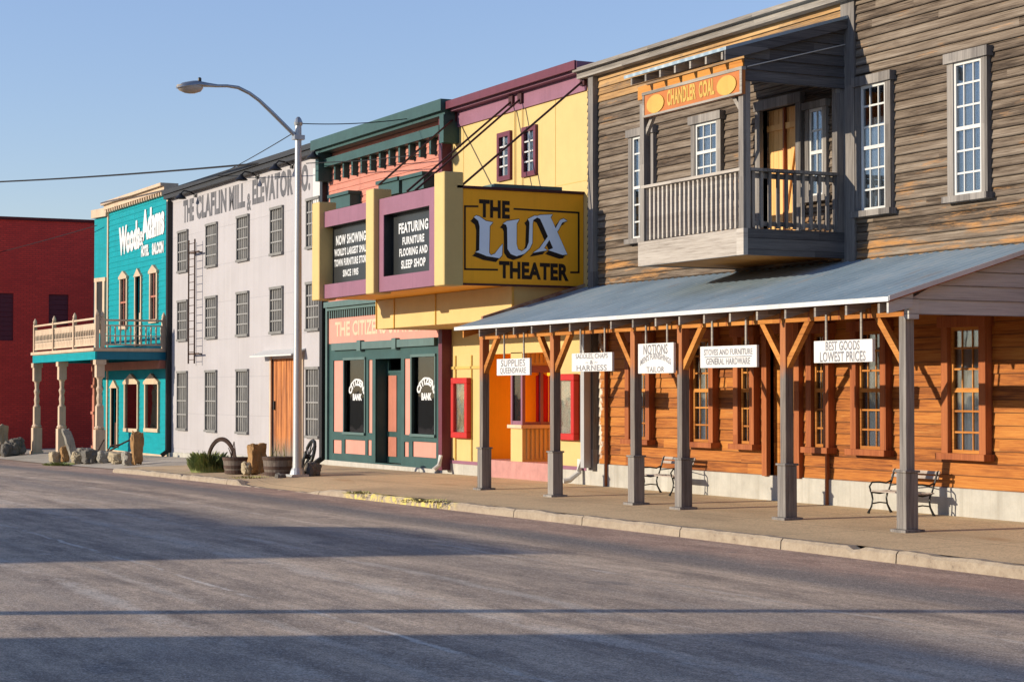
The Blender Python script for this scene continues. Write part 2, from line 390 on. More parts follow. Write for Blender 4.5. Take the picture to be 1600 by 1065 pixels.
MROOF = metalroof()
def glass(name, refl=.25, tint=(.75, .8, .85)):
    m = bpy.data.materials.new(name); m.use_nodes = True; nt = m.node_tree; n = N(nt); nt.nodes.clear()
    o = n('OutputMaterial'); t = n('BsdfTransparent'); t.inputs[0].default_value = (*tint, 1); g = n('BsdfGlossy'); g.inputs['Roughness'].default_value = .03
    lw = n('LayerWeight'); lw.inputs[0].default_value = .35
    mx = n('MixShader'); n.link(n.math('MAXIMUM', n.math('MULTIPLY', lw.outputs[0], .8), refl), mx.inputs[0]); n.link(t.outputs[0], mx.inputs[1]); n.link(g.outputs[0], mx.inputs[2])
    wv = n.noise(n.pos(), (1, 1, 1), 1.6, 2, .5); b = n('Bump'); b.inputs['Strength'].default_value = .06; b.inputs['Distance'].default_value = .05
    n.link(wv, b.inputs['Height']); n.link(b.outputs[0], g.inputs['Normal'])
    n.link(mx.outputs[0], o.inputs[0]); return m
GLASS = glass('window_glass', .11); GLASSD = glass('shop_glass', .16, (.3, .32, .34)); GLASSR = glass('reflecting_glass', .4, (.3, .32, .34))

def asphalt():
    m, nt, b = newmat('worn_asphalt'); n = N(nt); p = n.pos(); s = n('SeparateXYZ'); n.link(p, s.inputs[0])
    st = n.noise(p, (.16, 1.6, 1), 1, 11, .74); st2 = n.noise(p, (.03, .4, 1), 1, 5, .6)
    fine = n.noise(p, (1, 1, 1), 22, 8, .8); grit = n.noise(p, (1, 1, 1), 70, 2, .6); md = n.noise(p, (.5, 1.2, 1), 1.7, 10, .78)
    v = n.math('ADD', n.math('MULTIPLY', st, .42), n.math('ADD', n.math('MULTIPLY', md, .36), n.math('MULTIPLY', st2, .22)))
    c = n.ramp(v, [(.42, (.29, .22, .165)), (.475, (.46, .35, .255)), (.525, (.66, .5, .355)), (.59, (.86, .69, .5))])
    wob = n.math('MULTIPLY', n.math('SUBTRACT', st2, .5), 1.6); yy = n.math('ADD', s.outputs[1], n.math('ADD', wob, n.math('MULTIPLY', n.math('SUBTRACT', md, .5), .9)))
    def band(lo, lo2, hi, hi2, src=yy):
        a = n('MapRange'); n.link(src, a.inputs[0]); a.inputs[1].default_value = lo; a.inputs[2].default_value = lo2
        c_ = n('MapRange'); n.link(src, c_.inputs[0]); c_.inputs[1].default_value = hi; c_.inputs[2].default_value = hi2
        return n.math('MULTIPLY', a.outputs[0], n.math('SUBTRACT', 1, c_.outputs[0]))
    c = n.mix(n.math('MULTIPLY', band(11.7, 12.5, 15, 16), .8), c, n.ramp(md, [(.38, (.34, .2, .145)), (.6, (.6, .385, .28))]))
    c = n.mix(n.math('MULTIPLY', band(11.0, 11.6, 12.0, 12.7), n.ramp(st, [(.4, .7), (.56, 1)])), c, (.2, .18, .17))
    c = n.mix(n.math('MULTIPLY', band(8.4, 9.0, 9.4, 10.1), n.ramp(st, [(.44, .1), (.56, .75)])), c, (.25, .215, .19))
    c = n.mix(n.math('MULTIPLY', band(2.6, 3.4, 3.9, 4.7), n.ramp(st, [(.45, 0), (.6, .5)])), c, (.28, .24, .21))
    for y0, wd, k in ((5.6, .03, .9), (4.3, .1, .5), (6.9, .14, .45), (9.9, .05, .5), (7.9, .09, .4), (5.0, .06, .3)):
        ys = n.math('ADD', s.outputs[1], n.math('MULTIPLY', n.math('SUBTRACT', n.noise(p, (.3, .3, 1), 1, 6, .7), .5), .6))
        bd = band(y0 - wd * 1.5, y0 - wd * .5, y0 + wd * .5, y0 + wd * 1.5, ys)
        br = n.ramp(n.noise(p, (.5, 1.3, 1), 1, 8, .8), [(.45, 0), (.54, 1)])
        c = n.mix(n.math('MULTIPLY', n.math('MULTIPLY', bd, br), k), c, (.85, .76, .64))
    # cracks
    nz = n('TexNoise'); nz.inputs['Scale'].default_value = .9; nz.inputs['Detail'].default_value = 6; n.link(p, nz.inputs[0])
    mp = n('Mapping'); mp.inputs['Scale'].default_value = (.22, .34, 1); n.link(p, mp.inputs[0]); ad = n('VectorMath', operation='ADD'); n.link(mp.outputs[0], ad.inputs[0]); n.link(nz.outputs['Color'], ad.inputs[1])
    vr = n('TexVoronoi', feature='DISTANCE_TO_EDGE'); n.link(ad.outputs[0], vr.inputs[0])
    ck = n.math('MULTIPLY', n.ramp(vr.outputs[0], [(0, 1), (.006, 0)]), n.ramp(n.noise(p, (.2, .3, 1), 1, 3, .5), [(.48, 0), (.56, .75)]))
    c = n.mix(ck, c, (.1, .085, .075))
    # oil spots and patches
    sp = n.ramp(n.noise(p, (.8, 1, 1), 1.1, 3, .5), [(.66, 0), (.72, .55)]); c = n.mix(sp, c, (.2, .175, .16))
    c = n.mix(n.ramp(fine, [(.34, .7), (.52, 0)]), c, (.13, .115, .105)); c = n.mix(n.ramp(fine, [(.54, 0), (.72, .7)]), c, (.9, .8, .68))
    c = n.mix(n.ramp(grit, [(.36, .55), (.5, 0)]), c, (.12, .11, .1)); c = n.mix(n.ramp(grit, [(.56, 0), (.68, .5)]), c, (.9, .82, .72))
    n.link(c, b.inputs['Base Color']); b.inputs['Roughness'].default_value = .9; b.inputs['Specular IOR Level'].default_value = .2
    n.bump(n.math('ADD', n.math('ADD', fine, n.math('MULTIPLY', md, .6)), n.math('MULTIPLY', grit, .5)), .45, .02, b); return m
ASPH = asphalt()
def paving(name, base, joint=2.6):
    m, nt, b = newmat(name); n = N(nt); p = n.pos()
    lg = n.noise(p, (.25, .6, 1), 1.2, 8, .65); fine = n.noise(p, (1, 1, 1), 30, 4, .7)
    c = n.ramp(lg, [(.3, mul(base, .72)), (.5, base), (.72, mul(base, 1.2))])
    br = n('TexBrick', offset=0.0); n.link(p, br.inputs[0])
    for k, v in (('Scale', 1), ('Mortar Size', .014), ('Mortar Smooth', .3), ('Brick Width', joint), ('Row Height', 1.55)): br.inputs[k].default_value = v
    c = n.mix(n.math('MULTIPLY', br.outputs[1], .75), c, mul(base, .3))
    rs = n.ramp(n.noise(p, (.35, .9, 1), 1, 4, .6), [(.62, 0), (.72, .6)]); c = n.mix(rs, c, (.42, .24, .1))
    vr = n('TexVoronoi', feature='DISTANCE_TO_EDGE'); mp = n('Mapping'); mp.inputs['Scale'].default_value = (.28, .4, 1)
    ad = n('VectorMath', operation='ADD'); nz = n('TexNoise'); nz.inputs['Scale'].default_value = 1.5; n.link(p, nz.inputs[0]); n.link(p, mp.inputs[0]); n.link(mp.outputs[0], ad.inputs[0])
    n.link(nz.outputs['Color'], ad.inputs[1]); n.link(ad.outputs[0], vr.inputs[0])
    ck = n.ramp(vr.outputs[0], [(0, .7), (.008, 0)]); c = n.mix(ck, c, mul(base, .3))
    c = n.mix(n.ramp(fine, [(.36, .6), (.52, 0)]), c, mul(base, .4))
    n.link(c, b.inputs['Base Color']); b.inputs['Roughness'].default_value = .9; n.bump(fine, .4, .01, b); return m
PAVE = paving('tan_sidewalk_concrete', (.62, .455, .26)); APRON = paving('pale_apron_concrete', (.48, .42, .34))
def kerbmat():
    m, nt, b = newmat('worn_kerb_concrete'); n = N(nt); p = n.pos(); s = n('SeparateXYZ'); n.link(p, s.inputs[0])
    g = n.noise(p, (1, 1, 1), 5, 10, .8); c = n.ramp(g, [(.34, (.13, .1, .075)), (.4, (.28, .22, .16)), (.55, (.35, .285, .21)), (.75, (.43, .36, .275))])
    def band(lo, lo2, hi, hi2):
        a = n('MapRange'); n.link(s.outputs[0], a.inputs[0]); a.inputs[1].default_value = lo; a.inputs[2].default_value = lo2
        c_ = n('MapRange'); n.link(s.outputs[0], c_.inputs[0]); c_.inputs[1].default_value = hi; c_.inputs[2].default_value = hi2
        return n.math('MULTIPLY', a.outputs[0], n.math('SUBTRACT', 1, c_.outputs[0]))
    ye = n.math('MULTIPLY', band(-34.3, -33.9, -29.9, -29.4), n.ramp(n.noise(p, (1, 1, 1), 7, 5, .7), [(.46, 0), (.58, .85)]))
    c = n.mix(ye, c, (.66, .54, .12)); n.link(c, b.inputs['Base Color']); b.inputs['Roughness'].default_value = .9; n.bump(g, .7, .03, b); return m
KERB = kerbmat()

# ---------------------------------------------------------------- lettering
def text_polys(s, bold=0.0, spacing=1.0):
    cu = bpy.data.curves.new('lettering', 'FONT'); cu.body = s; cu.offset = bold; cu.space_character = spacing; cu.resolution_u = 3
    cu.fill_mode = 'FRONT' if hasattr(cu, 'fill_mode') else cu.fill_mode
    o = bpy.data.objects.new('lettering', cu); sc.collection.objects.link(o)
    dg = bpy.context.evaluated_depsgraph_get(); dg.update(); me = bpy.data.meshes.new_from_object(o.evaluated_get(dg))
    vs = [Vector((v.co.x, v.co.y)) for v in me.vertices]; fs = [tuple(p.vertices) for p in me.polygons]
    bpy.data.objects.remove(o); bpy.data.curves.remove(cu); bpy.data.meshes.remove(me); return vs, fs
def letters(mb, s, o, u, w, wid, hgt, bold=.02, arc=0, spacing=1.0, slope=0, fit=None):
    """flat painted lettering fitted to wid x hgt; o = lower left corner; arc lifts the middle"""
    vs, fs = text_polys(s, bold, spacing); o = Vector(o); u = Vector(u); w = Vector(w)
    if not vs: return mb
    x0 = min(v.x for v in vs); x1 = max(v.x for v in vs); y0 = min(v.y for v in vs); y1 = max(v.y for v in vs)
    if fit is not None: y0, y1 = fit
    out = []
    for v in vs:
        a = (v.x - x0) / (x1 - x0); b = (v.y - y0) / (y1 - y0)
        out.append(o + u * (a * wid) + w * (b * hgt + arc * (1 - (2 * a - 1) ** 2) + slope * a * wid))
    return mb.add(out, fs)
UX, UY, UZ = Vector((1, 0, 0)), Vector((0, 1, 0)), Vector((0, 0, 1))

# ---------------------------------------------------------------- ground
def grid(xs, ys, zf):
    mb = MB(); n = len(ys)
    mb.v = [Vector((x, y, zf(x, y))) for x in xs for y in ys]
    mb.f = [(i * n + j, (i + 1) * n + j, (i + 1) * n + j + 1, i * n + j + 1) for i in range(len(xs) - 1) for j in range(n - 1)]
    return mb
def rng(a, b, s):
    n = max(1, int(round((b - a) / s))); return [a + (b - a) * i / n for i in range(n + 1)]
struct('ground', grid([-1500, -400, -140, -95, 45, 140, 400, 1500], [-1500, -400, -120, -60, 60, 120, 400, 1500], lambda x, y: -1.0 if abs(x) < 100 and abs(y) < 65 else -1.2), M('dusty_prairie_ground', (.2, .16, .1), .95, .2, .05))
struct('road', grid(rng(-130, 60, 1.0), rng(-60, 60, .7), road_z), ASPH, True)
def kdrop(x):                                   # dropped kerb for the driveway
    return lerp(x, [(-40.2, 0), (-39.9, .11), (-36.2, .12), (-35.0, .02), (-34.5, 0)])
KW = .17
def kerb_top(x): return side_z(x, kerb_y(x)) - kdrop(x)
sx = rng(-49.5, 20, .5)
mb = MB()
ys_rel = [0, .3, .8, 1.4, 2.2, 3.2, 5.4]
def swz(x, y):
    k = kerb_y(x) + KW; t = max(0, min(1, (y - k) / 1.4)); return side_z(x, y) - kdrop(x) * (1 - t) - .004
vs = [[Vector((x, kerb_y(x) + KW + r, swz(x, kerb_y(x) + KW + r))) for r in ys_rel] for x in sx]
n = len(ys_rel); mb.v = [v for r in vs for v in r]; mb.f = [(i * n + j, (i + 1) * n + j, (i + 1) * n + j + 1, i * n + j + 1) for i in range(len(sx) - 1) for j in range(n - 1)]
struct('sidewalk', mb, PAVE, True)
# kerb of separate cast lengths, with a rounded nose at the corner
mb = MB(); x = -49.5; path = []
for a in range(0, 91, 15):
    r = math.radians(a); path.append((-49.5 - .9 * math.sin(r), kerb_y(-50) + .9 * (1 - math.cos(r))))
path = path[::-1]
def kerbseg(pts):
    rows = []
    for i, (x, y) in enumerate(pts):
        d = Vector((pts[min(i + 1, len(pts) - 1)][0] - pts[max(i - 1, 0)][0], pts[min(i + 1, len(pts) - 1)][1] - pts[max(i - 1, 0)][1], 0)).normalized()
        q = Vector((-d.y, d.x, 0)); zt = kerb_top(x); zb = road_z(x, y) - .1; P = Vector((x, y, 0))
        j = .02 * mnoise.noise(Vector((x * 1.7, y, 0))) + .012 * mnoise.noise(Vector((x * 6, y, 3))) - (.035 if mnoise.noise(Vector((x * 3.1, 0, 7))) > .42 else 0)
        rows.append([P + UZ * zb, P + q * .015 + UZ * (zt - .035 + j), P + q * .045 + UZ * (zt + j), P + q * KW + UZ * (zt + j), P + q * KW + UZ * zb])
    base = len(mb.v); k = 5
    for r in rows: mb.v.extend(r)
    for i in range(len(rows) - 1):
        for j in range(4): a = base + i * k + j; mb.f.append((a, a + k, a + k + 1, a + 1))
    mb.f.append(tuple(base + j for j in range(5))); mb.f.append(tuple(base + (len(rows) - 1) * k + j for j in range(4, -1, -1)))
kerbseg(path + [(-49.4, kerb_y(-49.4)), (-48.5, kerb_y(-48.5))])
x = -48.49
while x < 19:
    L = 2.6 + .9 * mnoise.noise(Vector((x, 5, 0))); kerbseg([(q, kerb_y(q)) for q in rng(x, x + L - .022, .12)]); x += L
struct('kerb', mb, KERB)
mb = grid(rng(-49.6, -50.4, .8)[::-1] if False else [-50.35, -50.0, -49.5], [13.9, 14.6, 16, 18.6], lambda x, y: side_z(x, y) - .004)
obj_ = struct('sidewalk_corner', mb, PAVE)
struct('corner_pavement', grid(rng(-95, -50.3, 1.2), [14.35, 15, 16, 17.2, 18.6, 22, 30, 45], lambda x, y: corner_z(x, min(y, 18.6))), APRON, True)

# ---------------------------------------------------------------- window builders
def frame_boxes(mb, x0, x1, z0, z1, Y, w, d, back=.05):
    mb.box(x0 - w, x0, Y - d, Y + back, z0 - w * 0, z1); mb.box(x1, x1 + w, Y - d, Y + back, z0, z1); return mb
def sash_window(par, x0, x1, z0, z1, Y, casing, sash, cas_w=.12, dep=.07, cols=3, rows=6, curtain=True, sashw=.045, gl=None, dark_top=0, inset=.02):
    """x0..x1,z0..z1 is the opening; casing round it, sash with bars, pane, sill, curtain"""
    mb = MB(); frame_boxes(mb, x0, x1, z0, z1, Y, cas_w, dep); mb.box(x0 - cas_w - .04, x1 + cas_w + .04, Y - dep - .04, Y + .05, z1, z1 + cas_w * 1.1)
    w = obj('window', mb, casing, par)
    mb = MB(); mb.box(x0 - cas_w - .05, x1 + cas_w + .05, Y - dep - .07, Y + .05, z0 - .09, z0); obj('sill', mb, casing, w)
    mb = MB(); y = Y - dep + inset; s = sashw; zm = z0 + (z1 - z0) * .5
    for a, b, c, d in ((x0, x0 + s, z0, z1), (x1 - s, x1, z0, z1), (x0 + s, x1 - s, z0, z0 + s), (x0 + s, x1 - s, z1 - s, z1), (x0 + s, x1 - s, zm - s * .6, zm + s * .6)): mb.box(a, b, y, y + .05, c, d)
    t = .014
    for i in range(1, cols): q = x0 + (x1 - x0) * i / cols; mb.box(q - t / 1.5, q + t / 1.5, y + .012, y + .035, z0 + s, z1 - s)
    for i in range(1, rows):
        if i * 2 == rows: continue
        q = z0 + (z1 - z0) * i / rows; mb.box(x0 + s, x1 - s, y + .014, y + .033, q - t, q + t)
    obj('sash', mb, sash, w)
    mb = MB(); mb.box(x0 + .01, x1 - .01, y + .022, y + .028, z0 + .01, z1 - .01); obj('pane', mb, gl or GLASS, w)
    mb = MB(); mb.box(x0, x1, Y + .1, Y + .11, z0, z1); obj('dark_backing', mb, DARK, w)  # dark sheet standing in for the unlit room behind the pane
    if curtain:
        mb = MB(); k = 28; pts = []
        for i in range(k + 1):
            a = i / k; pts.append((x0 + .02 + (x1 - x0 - .04) * a, y + .075 + .014 * math.sin(a * 26) + .008 * math.sin(a * 61 + x0)))
        zt = z1 - dark_top
        for (xa, ya), (xb, yb) in zip(pts, pts[1:]): mb.quad((xa, ya, z0 + .02), (xb, yb, z0 + .02), (xb, yb, zt), (xa, ya, zt))
        obj('curtain', mb, CURTW, w, smooth=True)
    return w
def shell(par, x0, x1, z1, depth=11, front=.3, low=None):
    """the building's body behind its front wall"""
    mb = MB()
    if low: mb.box(x0, x1, D + low[0], D + depth, -1, low[1]); mb.box(x0, x1, D + front, D + depth, low[1], z1)
    else: mb.box(x0, x1, D + front, D + depth, -1, z1)
    return obj('shell', mb, DARK, par)

# ================================================================ 1. RED BRICK BUILDING
RX = -77.0
rb = thing('brick_building', 'long dark red brick building with boarded openings beyond the side street', 'building', (RX, 24, G(RX)))
ztop = YZ(60, 345, RX)[1]
def yw(px): return YZ(px, 500, RX)[0]
holes = [(yw(-6), yw(21), YZ(10, 532, RX)[1], YZ(10, 458, RX)[1]), (yw(76), yw(107), YZ(90, 508, RX)[1], YZ(90, 460, RX)[1])]
mb = MB(); tmp = MB(); wall(tmp, 10.5, 42, -1, ztop, 0, holes, reveal=.12)
mb.v = [Vector((RX - v.y, v.x, v.z)) for v in tmp.v]; mb.f = tmp.f
mb.box(RX - 16, RX - .13, 10.5, 42, -1, ztop - .15); mb.quad((RX, 10.5, -1), (RX, 10.5, ztop), (RX - 16, 10.5, ztop), (RX - 16, 10.5, -1))
obj('wall', mb, BRICK, rb)
mb = MB(); mb.box(RX - 16, RX + .06, 10.4, 42.1, ztop, ztop + .12); obj('parapet_cap', mb, M('dark_red_cap', (.16, .02, .02)), rb)
BOARD = M('maroon_boarding', (.17, .03, .045), .7, .15, 3, (1, 1, 5))
for a, b, c, d in holes:
    mb = MB(); k = int((d - c) / .18)
    for i in range(k): mb.box(RX - .1, RX - .06, a, b, c + (d - c) * i / k + .01, c + (d - c) * (i + 1) / k)
    obj('boarded_window', mb, BOARD, rb)

# ================================================================ 2. TEAL HOTEL
TL, TR = X(169), X(263.5)
tb = thing('hotel_building', 'teal two storey hotel and saloon front with cream cornice and white painted name', 'building', ((TL + TR) / 2, D, G(-66)))
TT = Z(215, 318)
lw = [(X(198), X(217), Z(207, 669), Z(207, 600)), (X(230), X(249), Z(240, 669), Z(240, 600))]
uw = [(X(190), X(199), Z(194, 509), Z(194, 436)), (X(213), X(221), Z(217, 541), Z(217, 432)), (X(237), X(246), Z(241, 499), Z(241, 427))]
dr = (X(176), X(185), Z(180, 699), Z(180, 606))
mb = wall(MB(), TL, TR, G(-66) - .3, TT, D, lw + uw + [dr], lap=.015, row=.19)
# slightly turned bay at the left end
BX, BY = TL - 1.25, D - .2
def bay(a, z): return Vector((TL + (BX - TL) * a, D + (BY - D) * a, z))
zb0, zb1 = G(-68) - .3, TT - .15
mb.quad(bay(1, zb0), bay(0, zb0), bay(0, zb1), bay(1, zb1)); mb.quad(bay(1, zb1), Vector((BX, D + 6, zb1)), Vector((BX, D + 6, zb0)), bay(1, zb0))
obj('wall', mb, TEAL, tb)
mb = MB(); mb.box(BX + .3, TR, D + .35, D + 11, -1, TT); obj('shell', mb, DARK, tb)
mb = MB()
for k, (dz0, dz1, pr) in enumerate(((0, .1, .1), (.1, .26, .18), (.26, .36, .3))): mb.box(TL - .05, TR, D - pr, D + .3, TT - .02 + dz0, TT - .02 + dz1)
mb.beam(bay(0, TT + .02), bay(1.02, TT + .02), .3, .26, Vector((0, 0, 1)))
for i in range(26): q = TL + (TR - TL) * (i + .5) / 26; mb.box(q - .05, q + .05, D - .16, D - .1, TT - .02, TT + .08)
obj('cornice', mb, CREAM, tb)
mb = MB(); mb.box(TL - .07, TL + .07, D - .05, D + .05, G(-69) - .2, TT); mb.box(TR - .16, TR - .02, D - .05, D + .05, G(-62) - .2, TT); mb.box(TL, TR - .17, D - .045, D + .02, G(-66) - .3, G(-66) + .1)
split('corner_board', mb, CREAM, tb)
def ped_window(x0, x1, z0, z1, bars, peak=.28, m=CREAM):
    mb = MB(); w = .11; frame_boxes(mb, x0, x1, z0, z1, D, w, .07); mb.box(x0 - w, x1 + w, D - .09, D + .05, z0 - .12, z0)
    mb.prism([(x0 - w - .04, z1), (x1 + w + .04, z1), (x1 + w + .04, z1 + .08), ((x0 + x1) / 2, z1 + peak), (x0 - w - .04, z1 + .08)], (0, D + .03, 0), UX, UZ, .13)
    o = obj('window', mb, m, tb); mb = MB(); mb.box(x0, x1, D - .02, D - .012, z0, z1); obj('pane', mb, GLASS if bars else GLASSR, o)
    if bars:
        mb = MB(); mb.box(x0, x1, D - .05, D - .025, (z0 + z1) / 2 - .03, (z0 + z1) / 2 + .03); mb.box((x0 + x1) / 2 - .015, (x0 + x1) / 2 + .015, D - .045, D - .03, z0, z1); obj('sash', mb, PINKC, o)
        mb = MB(); mb.box(x0, x1, D + .03, D + .04, z0, z1); obj('curtain', mb, M('brown_blind', (.5, .3, .22)), o)
for h in lw: ped_window(*h, False, .36)
for h in (uw[0], uw[2]): ped_window(*h, True)
def tdoor(h, m, zsplit):
    x0, x1, z0, z1 = h; mb = MB(); frame_boxes(mb, x0, x1, z0, z1, D, .1, .06); mb.prism([(x0 - .14, z1), (x1 + .14, z1), ((x0 + x1) / 2, z1 + .28)], (0, D + .03, 0), UX, UZ, .12)
    o = obj('door', mb, CREAM, tb); mb = MB(); mb.box(x0, x1, D + .08, D + .12, z0, zsplit); mb.box(x0 + .1, x1 - .1, D + .06, D + .08, z0 + .15, zsplit - .12); obj('door_leaf', mb, m, o)
    mb = MB(); mb.box(x0, x1, D + .09, D + .1, zsplit, z1 - .5); mb.box(x0, x1, D + .09, D + .1, z1 - .42, z1); obj('pane', mb, GLASSD, o)
tdoor(uw[1], CREAM, Z(217, 488)); tdoor(dr, M('dark_brown_door', (.1, .05, .035)), Z(180, 660))
# bay window upstairs and ground floor column
mb = MB(); z0, z1 = Z(163, 515), Z(163, 440)
for a, b, c, d in ((.16, .3, z0, z1), (.7, .84, z0, z1), (.12, .88, z1, z1 + .14), (.12, .88, z0 - .12, z0)):
    P, Q = bay(a, 0), bay(b, 0); off = Vector((0, -.07, 0)); P += off; Q += off
    mb.quad(Q + UZ * c, P + UZ * c, P + UZ * d, Q + UZ * d); mb.quad(P + UZ * c, P - off + UZ * c, P - off + UZ * d, P + UZ * d); mb.quad(Q - off + UZ * c, Q + UZ * c, Q + UZ * d, Q - off + UZ * d)
    mb.quad(Q + UZ * d, P + UZ * d, P - off + UZ * d, Q - off + UZ * d)
o = obj('window', mb, CREAM, tb); mb = MB(); off = Vector((0, -.02, 0)); mb.quad(bay(.7, z0) + off, bay(.3, z0) + off, bay(.3, z1) + off, bay(.7, z1) + off); obj('pane', mb, BLACK, o)
mb = MB(); P = bay(.55, 0); gz = G(-69)
for c, d, h in ((gz - .2, gz + .25, .2), (gz + .25, 1.0, .15), (1.0, 1.1, .2), (1.1, 1.95, .15), (1.95, 2.05, .2), (2.05, 2.85, .15), (2.85, 3.05, .2)): mb.box(P.x - h, P.x + h, P.y - h - .1, P.y + h - .1, c, d)
obj('pilaster', mb, PINKC, tb)
mb = MB(); letters(mb, 'Woods', (X(186), D - .03, Z(186, 401)), UX, UZ, X(219) - X(186), 1.0, .07, slope=.04)
letters(mb, '&', (X(218.5), D - .03, Z(218, 385)), UX, UZ, .45, .5, .03)
letters(mb, 'Adams', (X(222), D - .03, Z(222, 378)), UX, UZ, X(257) - X(222), 1.05, .07, slope=.03)
letters(mb, 'HOTEL', (X(221), D - .03, Z(221, 402)), UX, UZ, X(233) - X(221), .38, .07); letters(mb, 'SALOON', (X(238), D - .03, Z(238, 399)), UX, UZ, X(256) - X(238), .4, .07)
obj('painted_name', mb, LETTERW, tb)
# balcony
HF = 15.7; HL, HR = X(51, HF), TR
fz = Z(200, 546, 17) ; fz = 3.17
hb = thing('hotel_balcony', 'cream railed balcony on turned posts across the teal hotel front', 'balcony', ((HL + HR) / 2, HF, G(-66)))
mb = MB(); mb.box(HL, HR, HF, D - .08, fz - .08, fz); mb.box(HL - .05, HR + .03, HF - .06, HF, fz - .06, fz + .04); mb.box(HR, HR + .04, HF, D - .06, fz - .06, fz + .03); obj('deck', mb, CREAM, hb)
mb = MB(); mb.box(HL, HR, HF, HF + .06, fz - .34, fz - .083); mb.box(HL, HL + .06, HF + .06, D - .1, fz - .34, fz - .083); obj('front_fascia', mb, TEAL, hb)
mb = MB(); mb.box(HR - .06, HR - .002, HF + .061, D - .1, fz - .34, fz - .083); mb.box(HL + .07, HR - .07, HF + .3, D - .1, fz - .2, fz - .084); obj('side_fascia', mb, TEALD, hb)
mb = MB(); mb.box(HL + .1, HR - .02, D - .3, D - .1, fz - .62, fz - .35); obj('beam', mb, PINKC, hb)
posts_x = [X(58, HF + .2), X(97, HF + .2), HR - .2]
for q in posts_x:
    y = HF + .2; g = G(q) - .05; mb = MB()
    mb.box(q - .2, q + .2, y - .2, y + .2, g, g + .12); mb.box(q - .16, q + .16, y - .16, y + .16, g + .12, g + .95); mb.lathe((q, y, 0), [(.14, g + .95), (.18, g + 1.0), (.13, g + 1.08)], 12)
    mb.box(q - .11, q + .11, y - .11, y + .11, g + 1.08, g + 1.7)
    mb.lathe((q, y, 0), [(.13, g + 1.7), (.08, g + 1.78), (.1, g + 1.95), (.075, g + 2.1), (.11, g + 2.25), (.07, g + 2.35), (.085, g + 2.55), (.13, g + 2.62)], 12)
    mb.box(q - .13, q + .13, y - .13, y + .13, g + 2.62, fz - .5); mb.box(q - .17, q + .17, y - .17, y + .17, fz - .5, fz - .34)
    obj('post', mb, CREAM, hb)
def railing(mb, P, Q, z, h, nb, posts):
    P = Vector((P[0], P[1], z)); Q = Vector((Q[0], Q[1], z)); d = (Q - P); sd = Vector((-d.y, d.x, 0)).normalized()
    for dz, w, t in ((h - .03, .09, .06), (h - .2, .04, .04), (.14, .06, .05), (.42, .03, .03)): mb.beam(P + UZ * dz, Q + UZ * dz, w, t, sd)
    for i in range(nb):
        a = P + d * ((i + .5) / nb); mb.tube([a + UZ * .14, a + UZ * .3, a + UZ * .5, a + UZ * .62, a + UZ * (h - .2)], [.022, .034, .02, .034, .018], 6)
    for i in range(posts + 1):
        a = P + d * (i / posts); mb.box(a.x - .06, a.x + .06, a.y - .06, a.y + .06, z, z + h + .05); mb.lathe((a.x, a.y, z + h + .05), [(.05, 0), (.07, .05), (.05, .12), (.01, .2)], 8)
mb = MB(); railing(mb, (HL + .07, HF + .07), (HR - .07, HF + .07), fz, 1.0, 40, 3)
for i in range(3):
    a = HL + .1 + (HR - HL - .2) * i / 3; b = HL + .1 + (HR - HL - .2) * (i + 1) / 3; mb.box(a + .1, b - .1, HF + .06, HF + .08, fz + .62, fz + .8); mb.box(a + .1, b - .1, HF + .06, HF + .08, fz + .14, fz + .36)
obj('front_railing', mb, CREAM, hb)
mb = MB(); railing(mb, (HR - .07, HF + .25), (HR - .07, D - .15), fz, .95, 12, 1); obj('side_railing', mb, CREAM, hb)

# ================================================================ 3. MILL
ML, MR = X(266), X(513)
MT = 8.2
ml = thing('mill_building', 'whitewashed metal clad mill with faded painted name and grey barred windows', 'building', ((ML + MR) / 2, D, G(-55)))
cols_px = [286, 331, 380, 433, 490]; hw = [7, 8, 8.5, 9, 9.5]
zr = [((Z(380, 405)), (Z(380, 340))), ((Z(380, 522)), (Z(380, 459))), ((Z(380, 674)), (Z(380, 580)))]
mh = []
for i, (c, h) in enumerate(zip(cols_px, hw)):
    for k, (a, b) in enumerate(zr):
        if k == 2 and i == 3: continue
        mh.append((X(c - h), X(c + h), a, b))
mdoor = (X(425), X(473), G(-51) + .1, Z(440, 560))
mb = wall(MB(), ML, MR, G(-55) - .4, MT, D, mh + [mdoor], reveal=.12); obj('wall', mb, MILL, ml)
mb = MB(); mb.box(ML, MR, D + .13, D + 12, -1, MT - .05); obj('shell', mb, SHUTD, ml)
mb = MB(); mb.box(ML - .1, MR, D - .28, D + .3, MT - .06, MT + .08); mb.box(ML - .1, MR, D - .22, D - .02, MT - .2, MT - .06); obj('roof_edge', mb, SLATE, ml)
mb = MB(); mb.quad((ML, D - .03, G(ML) - .4), (MR, D - .03, G(MR) - .4), (MR, D - .03, G(MR) + .15), (ML, D - .03, G(ML) + .15)); mb.quad((ML, D - .03, G(ML) + .15), (MR, D - .03, G(MR) + .15), (MR, D, G(MR) + .17), (ML, D, G(ML) + .17)); obj('foundation', mb, CONCW, ml)
